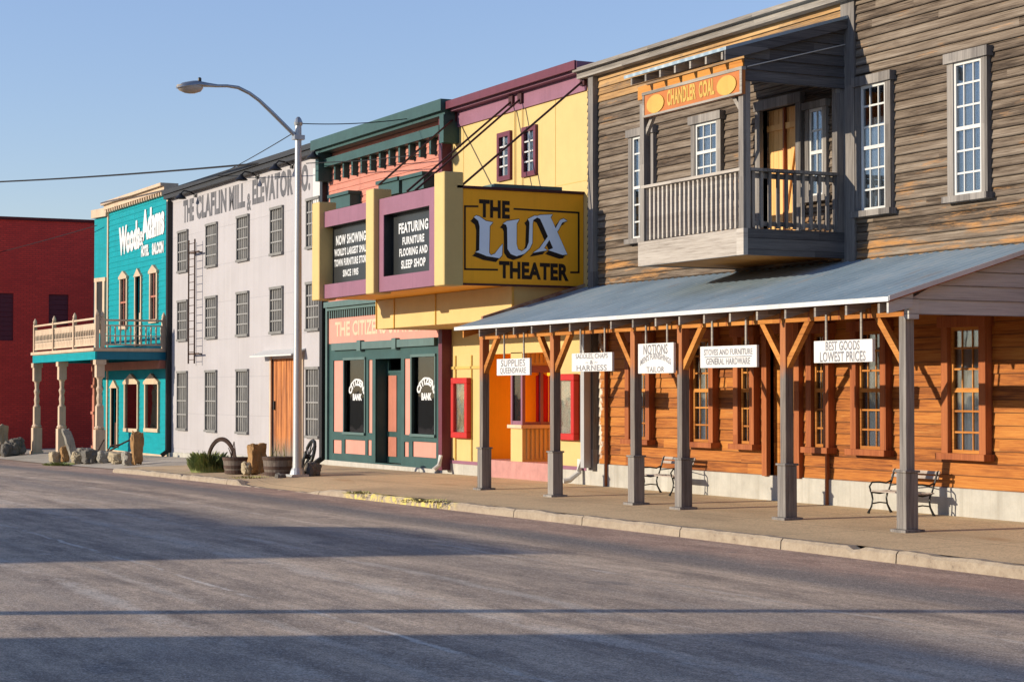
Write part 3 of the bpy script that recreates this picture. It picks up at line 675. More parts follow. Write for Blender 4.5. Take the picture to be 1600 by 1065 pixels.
for x0, x1, z0, z1 in mh:
    mb = MB(); mb.box(x0 - .05, x1 + .05, D - .07, D + .02, z1, z1 + .07); mb.box(x0 - .05, x1 + .05, D - .08, D + .02, z0 - .07, z0); mb.box(x0 - .05, x0, D - .05, D + .02, z0, z1); mb.box(x1, x1 + .05, D - .05, D + .02, z0, z1)
    o = obj('window', mb, SHUT, ml); mb = MB()
    mb.box(x0, x1, D + .015, D + .03, z0, z1)
    for i in range(6): q = x0 + (x1 - x0) * i / 6; mb.box(q + .012, q + (x1 - x0) / 6 - .012, D + .005, D + .0149, z0 + .03, z1 - .03)
    obj('louvre', mb, SHUT, o); mb = MB()
    for i in range(1, 5): q = x0 + (x1 - x0) * i / 5; mb.box(q - .012, q + .012, D - .03, D - .01, z0, z1)
    for i in range(1, 4): q = z0 + (z1 - z0) * i / 4; mb.box(x0, x1, D - .034, D - .03, q - .02, q + .02)
    obj('bars', mb, BARS, o)
x0, x1, z0, z1 = mdoor
mb = MB(); mb.box(x0 - .1, x0, D - .04, D + .03, z0, z1 + .08); mb.box(x1, x1 + .1, D - .04, D + .03, z0, z1 + .08); o = obj('door', mb, CREAM, ml)
mb = MB(); k = 12
for i in range(k): mb.box(x0 + (x1 - x0) * i / k + .006, x0 + (x1 - x0) * (i + 1) / k - .006, D + .05 + .01 * (i % 2), D + .09, z0, z1)
obj('door_leaf', mb, DOORW, o)
mb = MB(); mb.box(x0 + .12, x0 + .16, D + .0, D + .045, 1.3, 1.55); obj('handle', mb, IRON, o)
mb = MB(); a, b = X(412), X(478); z = Z(440, 557)
mb.prism([(D, z + .16), (D - .42, z), (D - .42, z + .04), (D, z + .2)], (a, 0, 0), UY, UZ, b - a); obj('door_canopy', mb, WHITEP, ml)
mb = MB()
for s, a, b in (('THE', 285.5, 302), ('CLAFLIN', 306, 353), ('MILL', 357, 382), ('ELEVATOR', 393.5, 457), ('CO.', 461, 484)):
    letters(mb, s, (X(a), D - .005, 7.18), UX, UZ, X(b) - X(a), .66, .05, spacing=1.08, fit=(0, .73))
letters(mb, '&', (X(385), D - .005, 7.0), UX, UZ, X(391.5) - X(385), .5, .03)
obj('painted_name', mb, LETTERG, ml)
for q, nm in ((MR - .14, 'downspout'), (ML + .1, 'downspout')):
    mb = MB(); mb.box(q - .09, q + .09, D - .16, D - .02, G(q) + .15, MT - .27); mb.beam((q, D - .1, G(q) + .2), (q, D - .3, G(q) + .06), .12, .12, UX); obj(nm, mb, BLACKM, ml)
mb = MB(); mb.box(X(490), X(503), D - .03, D, Z(496, 318), Z(496, 262)); obj('patch_panel', mb, WHITEP, ml)
for k, c in enumerate((281, 376, 429, 489)):
    q = X(c, D - .5); t = thing('barn_light', ['black gooseneck barn light at the far left end of the mill sign', 'black gooseneck barn light above the word MILL', 'black gooseneck barn light above the end of ELEVATOR', 'black gooseneck barn light at the right end of the mill roof edge'][k], 'wall lamp', (q, D - .5, 7.7), 'gooseneck lights over the mill name')
    zz = 7.78; mb = MB(); mb.tube([(q, D, zz + .1), (q, D - .2, zz + .22), (q, D - .4, zz + .24), (q, D - .5, zz + .14)], .022, 8); obj('arm', mb, BLACKM, t, smooth=True)
    mb = MB(); mb.lathe((q, D - .5, zz), [(.04, .16), (.07, .1), (.11, .07), (.19, .0), (.18, -.01), (.08, .05)], 16); obj('shade', mb, BLACKM, t, smooth=True)
    mb = MB(); mb.lathe((q, D - .01, zz + .1), [(.07, -.04), (.07, .04)], 10); obj('mount', mb, BLACKM, t)
# ladder
lx0, lx1 = X(305.5), X(315); lz0, lz1 = Z(310, 568), Z(310, 375)
t = thing('wall_ladder', 'thin dark iron ladder bolted upright to the white mill wall', 'ladder', ((lx0 + lx1) / 2, D, lz0))
mb = MB(); mb.box(lx0 - .018, lx0 + .018, D - .25, D - .21, lz0, lz1); obj('rail', mb, RUST, t); mb = MB(); mb.box(lx1 - .018, lx1 + .018, D - .25, D - .21, lz0, lz1); obj('rail', mb, RUST, t)
mb = MB(); k = 16
for i in range(k): q = lz0 + (lz1 - lz0) * (i + .5) / k; mb.tube([(lx0, D - .225, q), (lx1, D - .225, q)], .011, 6)
obj('rungs', mb, RUST, t); mb = MB()
for q in (lz0 + .3, lz1 - .4):
    for xx in (lx0, lx1): mb.box(xx - .02, xx + .02, D - .2, D, q - .02, q + .02)
    mb.box(lx0 - .1, lx1 + .35, D - .21, D - .19, q - .025, q + .025)
obj('bracket', mb, RUST, t)

# ================================================================ 4. PINK BANK
PL, PR = X(514), X(689)
pk = thing('bank_building', 'salmon pink shop front with dark green cornice, brackets and trim', 'building', ((PL + PR) / 2, D, G(-44)))
PT = 8.0; CE = X(690, D - .42); gf = G(-43.5) + .22
zl = Z(600, 556)                                # lintel height
hz = 3.05
uph = [(X(536), X(560), 4.3, Z(548, 326)), (X(613), X(637), 4.3, Z(625, 306)), (X(651), X(676), 4.3, Z(663, 299))]
mb = wall(MB(), PL, PR, hz + .75, PT, D, uph, lap=.02, row=.15, reveal=.3); obj('upper_wall', mb, PINKS, pk)
mb = MB(); mb.box(PL, PR, D + .8, D + 11, -1, hz + .7); mb.box(PL, PR, D + .3, D + 11, hz + .7, PT + .1); obj('shell', mb, DARK, pk)
for x0, x1, z0, z1 in uph:
    mb = MB(); mb.box(x0 - .16, x1 + .16, D - .3, D, z1, z1 + .3); mb.box(x0 - .2, x1 + .2, D - .36, D, z1 + .3, z1 + .38); mb.box(x0 - .12, x0, D - .06, D + .05, z0, z1); mb.box(x1, x1 + .12, D - .06, D + .05, z0, z1)
    o = obj('window', mb, GREEN, pk); mb = MB(); mb.box(x0, x1, D + .1, D + .12, z0, z1); obj('pane', mb, GLASSD, o)
mb = MB(); mb.box(PL - .2, CE, D - .45, D + .3, 8.0, 8.26); mb.box(PL - .1, CE - .02, D - .34, D, 7.92, 8.0); mb.box(PL + .25, CE - .25, D - .24, D, 7.55, 7.76)
mb.box(PL - .02, PL + .2, D - .38, D, 7.2, 7.92)
mb.box(CE - .22, CE, D - .38, D, 7.3, 7.92)
obj('cornice', mb, GREEN, pk)
for i in range(12):
    q = PL + .75 + (CE - PL - 1.4) * i / 11; mb = MB(); mb.box(q - .05, q + .05, D - .15, D, 7.18, 7.55); obj('bracket', mb, GREEN, pk)
# shop front
def pxh(a, b, c, d, ref): return (X(a), X(b), Z(ref, d), Z(ref, c))
win1 = pxh(541, 573, 562, 675, 557); win2 = pxh(647, 683, 557, 678, 665); dooro = (X(589), X(629), gf - .05, Z(608, 560))
pans = [pxh(523, 538, 563, 674, 530), pxh(578, 584, 562, 676, 581), pxh(634, 643, 560, 679, 639), pxh(523, 536, 687, 708, 530), pxh(541, 573, 687, 709, 557), pxh(577, 583, 687, 711, 580), pxh(634, 641, 690, 713, 638), pxh(647, 684, 690, 714, 665)]
mb = wall(MB(), PL + .12, PR, gf - .08, hz - .02 + .0, D - .04, [win1, win2, dooro] + pans, reveal=.03)
x0, x1, z0, z1 = dooro
for a in (x0, x1): mb.quad((a, D, z0), (a, D + .32, z0), (a, D + .32, z1), (a, D, z1))
mb.quad((x0, D + .32, z1), (x1, D + .32, z1), (x1, D, z1), (x0, D, z1))
obj('shop_front_frame', mb, GREEN, pk)
mb = MB()
for x0, x1, z0, z1 in pans: mb.box(x0, x1, D - .012, D + .05, z0, z1)
split('panel', mb, PINKP, pk)
for nm, (x0, x1, z0, z1) in (('window', win1), ('window', win2)):
    mb = MB(); mb.box(x0 - .05, x0, D - .07, D, z0, z1); mb.box(x1, x1 + .05, D - .07, D, z0, z1); mb.box(x0 - .05, x1 + .05, D - .1, D, z0 - .06, z0); mb.box(x0 - .05, x1 + .05, D - .08, D, z1, z1 + .06)
    o = obj('window', mb, GREENL, pk); mb = MB(); mb.box(x0, x1, D + .02, D + .03, z0, z1); obj('pane', mb, GLASSD, o)
    mb = MB(); w = (x1 - x0) * .82; xc = (x0 + x1) / 2 + .03; zc = (z0 + z1) / 2 + .05
    pts = []; n2 = 20
    for i in range(n2 + 1): a = PI * (.12 + .76 * i / n2); pts.append((math.cos(a), math.sin(a)))
    vs, fs = text_polys('CITIZENS', .06, 1.05); xa = min(v.x for v in vs); xb = max(v.x for v in vs); out = []
    for v in vs: a = PI * (.9 - .8 * (v.x - xa) / (xb - xa)); r = w / 2 * .78 + v.y / .73 * .2; out.append(Vector((xc + math.cos(a) * r, D + .015, zc - .12 + math.sin(a) * r * .8)))
    mb.add(out, fs); letters(mb, 'BANK', (xc - w * .27, D + .015, zc - .16), UX, UZ, w * .54, .17, .06); obj('arched_lettering', mb, LETTERW, o)
x0, x1, z0, z1 = dooro; yb = D + .32
mb = MB(); mb.box(x0, x0 + .1, yb - .06, yb, z0, z1); mb.box(x1 - .1, x1, yb - .06, yb, z0, z1); mb.box(x0 + .1, x1 - .1, yb - .06, yb, z1 - .35, z1 - .28); mb.box(x0 + .1, x1 - .1, yb - .04, yb, z0, z1 - .35)
o = obj('door', mb, GREEN, pk); mb = MB(); dx0, dx1 = X(606, yb), X(623, yb); mb.box(dx0, dx1, yb - .06, yb - .041, z0 + .15, z0 + .62); mb.box(dx0, dx1, yb - .06, yb - .041, z0 + .75, z1 - .4); obj('door_panel', mb, PINKC, o)
mb = MB(); mb.tube([(x1 - .16, yb - .1, z0 + .95), (x1 - .16, yb - .1, z0 + 1.15)], .015, 6); obj('handle', mb, GALV, o)
mb = MB(); mb.box(PL + .12, PR, D - .05, D + .3, hz - .02, hz + .62); obj('sign_band', mb, PINKP, pk)
mb = MB(); mb.box(PL + .5, PR - .1, D - .13, D - .041, hz - .2, hz - .02)
for q in (PL + 2.4, PL + 4.6): mb.box(q - .12, q + .12, D - .16, D - .04, hz - .24, hz + .02)
mb.box(PL, PL + .12, D - .1, D + .1, gf - .1, hz + 1.0); mb.box(PL + .12, PR, D - .2, D + .1, hz + .9, hz + 1.04); mb.box(PL + .12, PR, D - .12, D + .1, hz + .82, hz + .9); obj('lintel_trim', mb, GREENL, pk)
mb = MB(); mb.box(PL + .12, PR, D - .03, D + .2, hz + .62, hz + .82); obj('dentil_backing', mb, REDT, pk)
mb = MB()
for i in range(46): q = PL + .2 + (PR - PL - .3) * i / 45; mb.box(q, q + .06, D - .08, D - .031, hz + .62, hz + .82)
obj('dentils', mb, GREENL, pk)
mb = MB(); xx = PL + .35
letters(mb, 'THE', (X(526.5), D - .055, hz + .17), UX, UZ, X(550) - X(526.5), .36, .03, fit=(0, .73)); letters(mb, 'CITIZENS', (X(554), D - .055, hz + .17), UX, UZ, X(606) - X(554), .36, .03, fit=(0, .73))
letters(mb, 'STATE', (X(611), D - .055, hz + .17), UX, UZ, X(648) - X(611), .36, .03, fit=(0, .73)); letters(mb, 'BANK', (X(652), D - .055, hz + .17), UX, UZ, X(687) - X(652), .36, .03, fit=(0, .73)); obj('painted_name', mb, LETTERC, pk)
mb = MB(); mb.box(PL, PR, D - .12, D + .8, -.6, gf - .08); obj('foundation', mb, CONCW, pk)
t = obj('facade_cable', MB().tube([(MR - .3, D - .5, Z(500, 249, D - .5)), ((MR + PR) / 2, D - .5, Z(600, 241.5, D - .5)), (PR - .1, D - .5, Z(692, 232, D - .5))], .012, 6), CABLE)
tag(t, 'thin black cable strung across the pink upper wall below the green brackets', 'cable')

# ================================================================ 5. THEATRE
YL, YR = PR, X(919)
th = thing('theatre_building', 'butter yellow theatre building with maroon parapet and a recessed ticket booth', 'building', ((YL + YR) / 2, D, G(-36)))
YT = 8.05
uw2 = [(X(783), X(797), Z(790, 275), Z(790, 214)), (X(822), X(837), Z(829, 268), Z(829, 205))]
mb = wall(MB(), YL, YR, 2.6, YT - .35, D, uw2, reveal=.2)
a0, a1 = X(757), X(873)
fz0 = Z(735, 722)
mb2 = wall(mb, YL, a0, .25, 2.6, D); wall(mb, a1, YR, .25, 2.6, D)
obj('front_wall', mb, YEL, th)
RB = D + 1.3
mb = MB(); mb.quad((a0, D, .3), (a0, RB, .3), (a0, RB, 2.6), (a0, D, 2.6)); mb.quad((a1, RB, .3), (a1, D, .3), (a1, D, 2.6), (a1, RB, 2.6)); mb.quad((a0, RB, .3), (a1, RB, .3), (a1, RB, 2.6), (a0, RB, 2.6)); mb.quad((a0, RB, 2.6), (a1, RB, 2.6), (a1, D, 2.6), (a0, D, 2.6))
obj('recess_wall', mb, YELD, th)
mb = MB(); mb.box(YL, YR, RB + .02, D + 11, -1, 2.62); mb.box(YL, YR, D + .22, D + 11, 2.62, YT); obj('shell', mb, DARK, th)
mb = MB(); mb.box(YL - .25, YR + .1, D - .3, D + .3, YT, YT + .14); mb.box(YL, YR, D - .22, D + .1, YT - .06, YT); mb.box(YL, YR, D - .045, D + .1, YT - .4, YT - .06); obj('parapet', mb, PURP, th)
mb = MB(); mb.box(YL - .22, YR + .08, D - .34, D - .3, YT - .02, YT + .15); obj('parapet_cap', mb, MAROON, th)
mb = MB(); mb.box(X(685, D - .24), X(690.5, D - .24), D - .24, D + .05, G(PR) + .12, YT); obj('pilaster', mb, MAROON, th)
mb = MB(); q = X(687, D - .3); mb.tube([(q, D - .27, .4), (q, D - .31, .18), (q + .02, D - .45, .08)], .05, 8); obj('downspout_foot', mb, WHITEP, th, smooth=True)
for x0, x1, z0, z1 in uw2:
    mb = MB(); frame_boxes(mb, x0, x1, z0 - .1, z1 + .1, D, .1, .06); mb.box(x0, x1, D - .06, D + .05, z0 - .1, z0); mb.box(x0, x1, D - .06, D + .05, z1, z1 + .1); o = obj('window', mb, MAROON, th)
    mb = MB(); mb.box(x0, x1, D - .015, D - .008, z0, z1); obj('pane', mb, GLASS, o)
    mb = MB(); mb.box((x0 + x1) / 2 - .015, (x0 + x1) / 2 + .015, D - .04, D - .022, z0, z1)
    for i in (1, 2, 3): q = z0 + (z1 - z0) * i / 4; mb.box(x0, x1, D - .04, D - .021, q - .015, q + .015)
    obj('sash', mb, WHITEP, o); mb = MB(); mb.box(x0, x1, D + .02, D + .03, z0, z1); obj('curtain', mb, CURTW, o)
mb = MB(); mb.box(YL, a0, D - .03, D + .1, -.5, .22); mb.box(a1, YR, D - .03, D + .1, -.5, .28); split('foundation', mb, CONCW, th)
mb = MB(); mb.box(YL, a0 - .01, D - .045, D, .22, .29); mb.box(a1 + .01, YR, D - .045, D, .28, .35); split('base_trim', mb, PURP, th)
mb = MB(); mb.box(a0, a1, D - .05, RB + .01, -.5, .36); obj('step', mb, PINKST, th)
BTN = M('batten_yellow_paint', (.8, .52, .14), .6, .06)
mb = MB()
for q in (X(712), X(737), X(758) - .05, YR - .1): mb.box(q, q + .045, D - .03, D, .3, 2.6)
mb.box(YL, a0, D - .03, D, 2.3, 2.36); split('batten', mb, BTN, th)
mb = MB()
for q in (724, 806, 868): mb.box(X(q), X(q) + .012, D - .006, D, 4.3, YT - .41)
mb.box(YL + .1, YR, D - .005, D, 5.9, 5.912); split('sheet_seam', mb, BTN, th)
mb = MB()
for q in (806, 818): mb.tube([(X(q), D - .03, Z(q, 158)), (X(q), D - .03, 5.7)], .01, 5)
split('conduit', mb, BTN, th)
# ticket booth
b0, b1 = X(798), X(816); by0, by1 = D, D + .95
mb = MB(); mb.box(b0, b1, by0, by1, .36, 1.05)
for i in range(9): y = by0 + .1 + i * .1; mb.box(b1 - .001, b1 + .025, y, y + .045, .42, 1.04)
bo = obj('ticket_booth', mb, YEL, th)
mb = MB(); mb.box(b0, b1, by0, by1, 2.34, 2.62)
for i in range(9): y = by0 + .1 + i * .1; mb.box(b1 - .001, b1 + .02, y, y + .045, 2.4, 2.6)
obj('header', mb, YEL, bo)
mb = MB(); mb.box(b0 - .05, b1 + .08, by0 - .06, by1, 1.05, 1.12); obj('counter', mb, LETTERC, bo)
mb = MB()
for xx, yy in ((b0, by0), (b1 - .07, by0), (b1 - .07, by1 - .07), (b1 - .07, by0 + .42)): mb.box(xx, xx + .07, yy, yy + .07, 1.12, 2.3)
mb.box(b0 + .07, b1 - .07, by0 + .005, by0 + .065, 1.12, 1.2); mb.box(b1 - .065, b1 - .005, by0 + .07, by1, 1.12, 1.18); mb.box(b0 - .03, b1 + .03, by0 - .03, by0 + .09, 2.2, 2.34); mb.box(b1 - .09, b1 + .03, by0 + .09, by1, 2.2, 2.34)
obj('window_frame', mb, PURP, bo)
mb = MB(); mb.box(b0 + .07, b1 - .07, by0 + .03, by0 + .035, 1.2, 2.2); obj('pane', mb, GLASSD, bo)
mb = MB()
for s in (0, 1):
    ya = by0 + .34 + s * .3; k = 10
    for i in range(k): p0 = ya + .29 * i / k; p1 = ya + .29 * (i + 1) / k; f = lambda p, i=i: b1 - .04 + .012 * math.sin(i * 2.1); mb.quad((b1 - .05 + .015 * math.sin(i * 2.1), p0, 1.18), (b1 - .05 + .015 * math.sin(i * 2.1 + 2.1), p1, 1.18), (b1 - .05 + .015 * math.sin(i * 2.1 + 2.1), p1, 2.19 - .06 * abs(i - 4) / 5), (b1 - .05 + .015 * math.sin(i * 2.1), p0, 2.19 - .06 * abs(i - 5) / 5))
obj('curtain', mb, CURT, bo)
# poster cases
def poster(px0, px1, py0, py1, label, kind):
    x0, x1 = X(px0), X(px1); c = (px0 + px1) / 2; z0, z1 = Z(c, py1), Z(c, py0)
    t = thing('poster_case', label, 'poster case', ((x0 + x1) / 2, D, z0), 'red poster cases on the theatre front')
    w = .13; mb = MB(); mb.box(x0, x1, D - .14, D - .02, z0, z0 + w); mb.box(x0, x1, D - .14, D - .02, z1 - w, z1); mb.box(x0, x0 + w, D - .14, D - .02, z0 + w, z1 - w); mb.box(x1 - w, x1, D - .14, D - .02, z0 + w, z1 - w); mb.box(x0 + .01, x1 - .01, D - .035, D, z0 + .01, z1 - .01)
    obj('frame', mb, REDP, t, bevel=.01)
    mb = MB(); mb.box(x0 + w, x1 - w, D - .05, D - .036, z0 + w, z1 - w); 
    m, nt, b = newmat('printed_poster'); n = N(nt); v = n.noise(n.pos(), (4, 1, 2.2), 1, 4, .6)
    n.link(n.ramp(v, [(.35, (.5, .12, .08)), (.42, (.75, .6, .45)), (.52, (.8, .76, .6)), (.6, (.5, .6, .5)), (.66, (.85, .85, .8))] if kind else [(.35, (.3, .25, .15)), (.45, (.7, .55, .3)), (.55, (.6, .62, .5)), (.65, (.35, .45, .4))]), b.inputs['Base Color']); obj('poster', mb, m, t)
    mb = MB(); mb.box(x0 + w, x1 - w, D - .1, D - .095, z0 + w, z1 - w); obj('pane', mb, glass('poster_glass', .06, (.95, .95, .95)), t)
poster(713, 738, 590, 684, 'red framed poster case on the left bay of the theatre with a tall faded poster', 0)
poster(875, 906, 584, 687, 'red framed poster case right of the ticket booth with a red and white poster', 1)

# ---- marquee
MQF = 15.1; MQB = 15.34; QL, QR = X(487, MQF), -33.17
mq = thing('theatre_marquee', 'large mauve and yellow theatre marquee with two black notice boards and a painted side', 'marquee', ((QL + QR) / 2, MQB, 3.2))
zt, zb_ = 5.64, 3.84
mb = MB(); mb.box(QL + .05, QR, MQB + .16, D - .002, zb_, zt); obj('body', mb, YELD, mq, bevel=.01)
mb = MB(); mb.box(QL + .02, QR + .03, MQB + .03, D - .001, zt, zt + .05); mb.box(QR, QR + .02, MQB + .07, D - .01, zb_ - .03, zb_ + .01); obj('edge_trim', mb, MAROOND, mq)
mb = MB(); u0 = -40.05; mb.box(u0, -33.32, 16.6, D - .002, 3.19, zb_ - .002); obj('lower_box', mb, YEL, mq, bevel=.01)
mb = MB()
for q in (u0, u0 + 1.0, u0 + 3.2): mb.box(q, q + .03, 16.575, 16.6, 3.19, zb_ - .002)
mb.box(-33.32, -33.3, 16.6, 16.65, 3.19, zb_ - .002); split('seam_trim', mb, YELM, mq)
piers = [(QL, X(498, MQF)), (X(571, MQF), X(583, MQF)), (X(678, MQF), QR + .03)]
for a, b in piers: mb = MB(); mb.box(a, b, MQF, MQB + .16, zb_ - .04, zt + .3); obj('pier', mb, YEL, mq, bevel=.015)
SF = MQF + .12
boards = [(piers[0][1], piers[1][0], X(504, SF), X(571.5, SF) + .0), (piers[1][1], piers[2][0], X(599, SF), X(670.5, SF))]
txt = [(('NOW SHOWING', 54, .2), ("WORLD'S LARGEST SMALL", 60, .15), ('TOWN FURNITURE STORE', 60, .15), ('SINCE 1905', 28, .14)), (('FEATURING', 46, .2), ('FURNITURE', 34, .15), ('FLOORING AND', 44, .15), ('SLEEP SHOP', 38, .16))]
for k, (p0, p1, h0, h1) in enumerate(boards):
    h1 = min(h1, p1 - .02); z0, z1 = 4.13, 5.38
    mb = wall(MB(), p0, p1, zb_ - .01, zt + .08, SF, [(h0, h1, z0, z1)], reveal=.02); mb.quad((p0, SF, zt + .08), (p1, SF, zt + .08), (p1, MQB + .06, zt + .08), (p0, MQB + .06, zt + .08)); mb.quad((p0, MQB + .06, zb_ - .01), (p1, MQB + .06, zb_ - .01), (p1, SF, zb_ - .01), (p0, SF, zb_ - .01))
    fr = obj('sign_frame', mb, PURP, mq)
    mb = MB(); yb = SF + .2; mb.box(h0, h1, yb, yb + .01, z0, z1)
    for a in (h0, h1): mb.box(a - .004 if a == h0 else a, a if a == h0 else a + .004, SF + .021, yb, z0, z1)
    mb.box(h0, h1, SF + .021, yb, z1 - .001, z1 + .003); obj('notice_board', mb, BLACK, fr)
    cA, cB = (X(548, yb), X(646, yb)); cxx = (cA, cB)[k]; PXM = X(646, yb) - X(645, yb)
    for q, (s, fw_, hh) in enumerate(txt[k]):
        ww = fw_ * PXM; mb = MB(); letters(mb, s, (cxx - ww / 2, yb - .008, z1 - 1.25 * (.235, .445, .625, .82)[q] - hh / 2), UX, UZ, ww, hh, .04, spacing=1.12, fit=(0, .73)); obj('changeable_letters', mb, LETTERW, fr)
# painted side
def SM(cx, cy):
    tl, bl = 52 + .037 * cx, 990 + .026 * cx; y0 = YZ(715 + cx / 6.657, 560, QR)[0]; return (y0, zt - (cy - tl) / (bl - tl) * (zt - zb_))
def spoly(mb, pts, dx=0, dy=0, off=.004): mb.prism([SM(a + dx, b + dy) for a, b in pts], (QR + off - .002, 0, 0), UY, UZ, .002)
Lp = [(165, 338), (190, 322), (225, 332), (290, 375), (365, 388), (332, 425), (325, 690), (345, 712), (385, 697), (430, 640), (466, 600), (458, 715), (432, 742), (300, 722), (215, 690), (180, 682), (222, 665), (226, 430), (212, 375)]
Up = [(470, 400), (510, 375), (640, 355), (612, 400), (610, 600), (625, 655), (665, 672), (715, 640), (738, 580), (745, 385), (728, 352), (800, 318), (850, 322), (785, 362), (778, 400), (775, 590), (745, 650), (690, 698), (610, 722), (550, 700), (516, 650), (512, 440), (500, 412)]
Xp = [(812, 330), (850, 312), (985, 305), (965, 335), (985, 375), (1078, 572), (1138, 702), (1090, 708), (940, 660), (990, 640), (880, 400), (855, 350)]
Xt = [(1138, 368), (1100, 345), (1062, 360), (1015, 445), (935, 525), (850, 640), (780, 688), (930, 662), (898, 640), (960, 545), (1045, 462), (1085, 385)]
mb = MB()
for i, (dx, dy) in enumerate(((-34, 38), (-23, 26), (-12, 13), (-5, 3), (6, 4), (2, -6))):
    for P in (Lp, Up, Xp, Xt): spoly(mb, P, dx, dy, .003 + .001 * i)
    mb.v = mb.v
def sline(a, b, w=12):
    (x0, y0), (x1, y1) = a, b
    if abs(x1 - x0) > abs(y1 - y0): spoly(mb, [(x0 - w, y0 - w), (x1 + w, y1 - w), (x1 + w, y1 + w), (x0 - w, y0 + w)])
    else: spoly(mb, [(x0 - w, y0), (x0 + w, y0), (x1 + w, y1), (x1 - w, y1)])
for a, b in (((75, 232), (205, 232)), ((590, 253), (1260, 285)), ((1260, 285), (1260, 880)), ((1180, 880), (1260, 880)), ((75, 850), (410, 856)), ((75, 232), (75, 850))): sline(a, b, 9)
def stext(s, xa, xb, ya, yb):
    (y0, z0), (y1, z1) = SM(xa, yb), SM(xb, ya); letters(mb, s, (QR + .005, y0, z0), UY, UZ, y1 - y0, z1 - z0, .045, spacing=1.05, fit=(0, .73), slope=-.012)
stext('THE', 222, 542, 172, 328); stext('THEATER', 430, 1155, 788, 928)
obj('side_lettering_black', mb, LETTERK, mq)
mb = MB()
for q_, P in enumerate((Lp, Up, Xp, Xt)): spoly(mb, P, 0, 0, .012 + .0012 * q_)
obj('side_lettering_pale', mb, LETTERB, mq)
mb = MB(); y0, y1 = YZ(765, 560, QR - .3)[0], YZ(871, 560, QR - .3)[0]; mb.box(QR - .6, QR - .1, y0, y1, zt + .05, zt + .13); obj('light_box', mb, GREENL, mq)
# tie rods
for (a, b), (c, d), lab in (((711, 184), (593, 288), 'leftmost thin tie rod from the maroon parapet down to the middle marquee pier'), ((800, 158), (636, 299), 'left one of the close pair of tie rods running to the marquee'), ((814, 154), (647, 299), 'right one of the close pair of tie rods running to the marquee'), ((912, 126), (718, 293), 'rightmost tie rod from the parapet corner over the small windows to the marquee')):
    P = XZ(a, b, D - .06); Q = XZ(c, d, MQB + .15); t = thing('tie_rod', lab, 'tie rod', (P[0], D, P[1]), 'tie rods holding up the marquee')
    obj('rod', MB().tube([(P[0], D - .06, P[1]), (Q[0], MQB + .15, Q[1])], .022, 6), CABLEM, t, smooth=True); mb = MB(); mb.box(P[0] - .09, P[0] + .09, D - .1, D - .046, P[1] - .1, P[1] + .1); obj('anchor_plate', mb, MAROOND, t)

# ================================================================ 6. WOODEN STORE
SL, SR = X(919.5), -8.0
st = thing('store_building', 'long weathered timber store with grey siding upstairs and orange boards below', 'building', (-24, D, 0))
ST = 7.98; rz = 3.83
def WH(a, b, c, d, ins=0): m_ = (a + b) / 2; return (X(a), X(b), Z(m_, d), Z(m_, c))
upw = [WH(994, 1022, 212, 372), WH(1093, 1127, 191, 283), WH(1353, 1392, 131, 328), WH(1499, 1543, 94, 304), (-17.9, -17.1, *WH(1499, 1543, 94, 304)[2:]), (-14.4, -13.6, *WH(1499, 1543, 94, 304)[2:])]
low = [WH(992, 1018, 520, 703), WH(1088, 1117, 520, 704), WH(1163, 1181, 520, 704), WH(1278, 1297, 520, 710), WH(1348, 1386, 520, 711), WH(1492, 1541, 520, 716)]
low = [(a, b, .93, 2.72) for a, b, c, d in low]; low += [(-18.6, -17.8, .93, 2.72), (-15.2, -14.4, .93, 2.72)]
bdoor = (X(1196), X(1252), 4.35, 6.45); bwin = (X(1270), X(1292), 4.9, 6.3)
ldoor = (X(1205), X(1248), .42, 2.75)
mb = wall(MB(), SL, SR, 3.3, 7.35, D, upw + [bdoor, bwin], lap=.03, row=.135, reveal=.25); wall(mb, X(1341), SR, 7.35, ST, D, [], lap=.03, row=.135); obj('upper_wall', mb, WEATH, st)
mb = wall(MB(), SL, X(1320), 7.35, ST, D, [], lap=.03, row=.135); obj('top_siding', mb, TOPW, st)
FT = .43
def lowmat():
    m = ORNG.copy(); m.name = 'orange_siding_peeling'; nt = m.node_tree; n = N(nt); b = nt.nodes['Principled BSDF']; p = n.pos(); s = n('SeparateXYZ'); n.link(p, s.inputs[0])
    src = b.inputs['Base Color'].links[0].from_socket; q = n.noise(p, (1, 1, 1), 5, 6, .7)
    f = n('MapRange'); n.link(n.math('ADD', s.outputs[0], n.math('MULTIPLY', q, 1.0)), f.inputs[0]); f.inputs[1].default_value = SL + 1.05; f.inputs[2].default_value = SL + .95
    n.link(n.mix(f.outputs[0], src, (.62, .55, .45)), b.inputs['Base Color']); return m
mb = wall(MB(), SL, SR, FT, 3.3, D, low + [ldoor], lap=.02, row=.18, reveal=.25); obj('lower_wall', mb, lowmat(), st)
mb = MB(); mb.box(SL, SR, D - .05, D + .2, -.3, FT); obj('foundation', mb, CONCW, st, bevel=.01)
mb = MB(); mb.box(SL, SR, D + .3, D + 12, -1, ST); mb.box(SR - .02, SR, D, D + .3, -.3, ST); obj('shell', mb, DARK, st)
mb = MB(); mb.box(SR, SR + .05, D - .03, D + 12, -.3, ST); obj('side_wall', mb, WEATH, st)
mb = MB(); mb.box(SL - .1, SR + .2, D - .3, D + .3, ST, ST + .07); mb.box(SL - .1, SR + .2, D - .2, D - .03, ST - .12, ST); obj('roof_edge', mb, WEATHG, st)
mb = MB(); mb.box(X(919, D - .13), X(926.5, D - .13), D - .13, D + .02, .3, ST - .125); obj('corner_board', mb, WEATHV, st)
mb = MB(); mb.box(X(1320), X(1341), D - .055, D + .02, rz - .2, ST - .125); obj('corner_board', mb, WEATHV, st)
mb = MB(); q = X(914, D - .2); mb.box(q, q + .14, D - .3, D - .14, .35, 3.2); obj('downspout', mb, POLE, st)
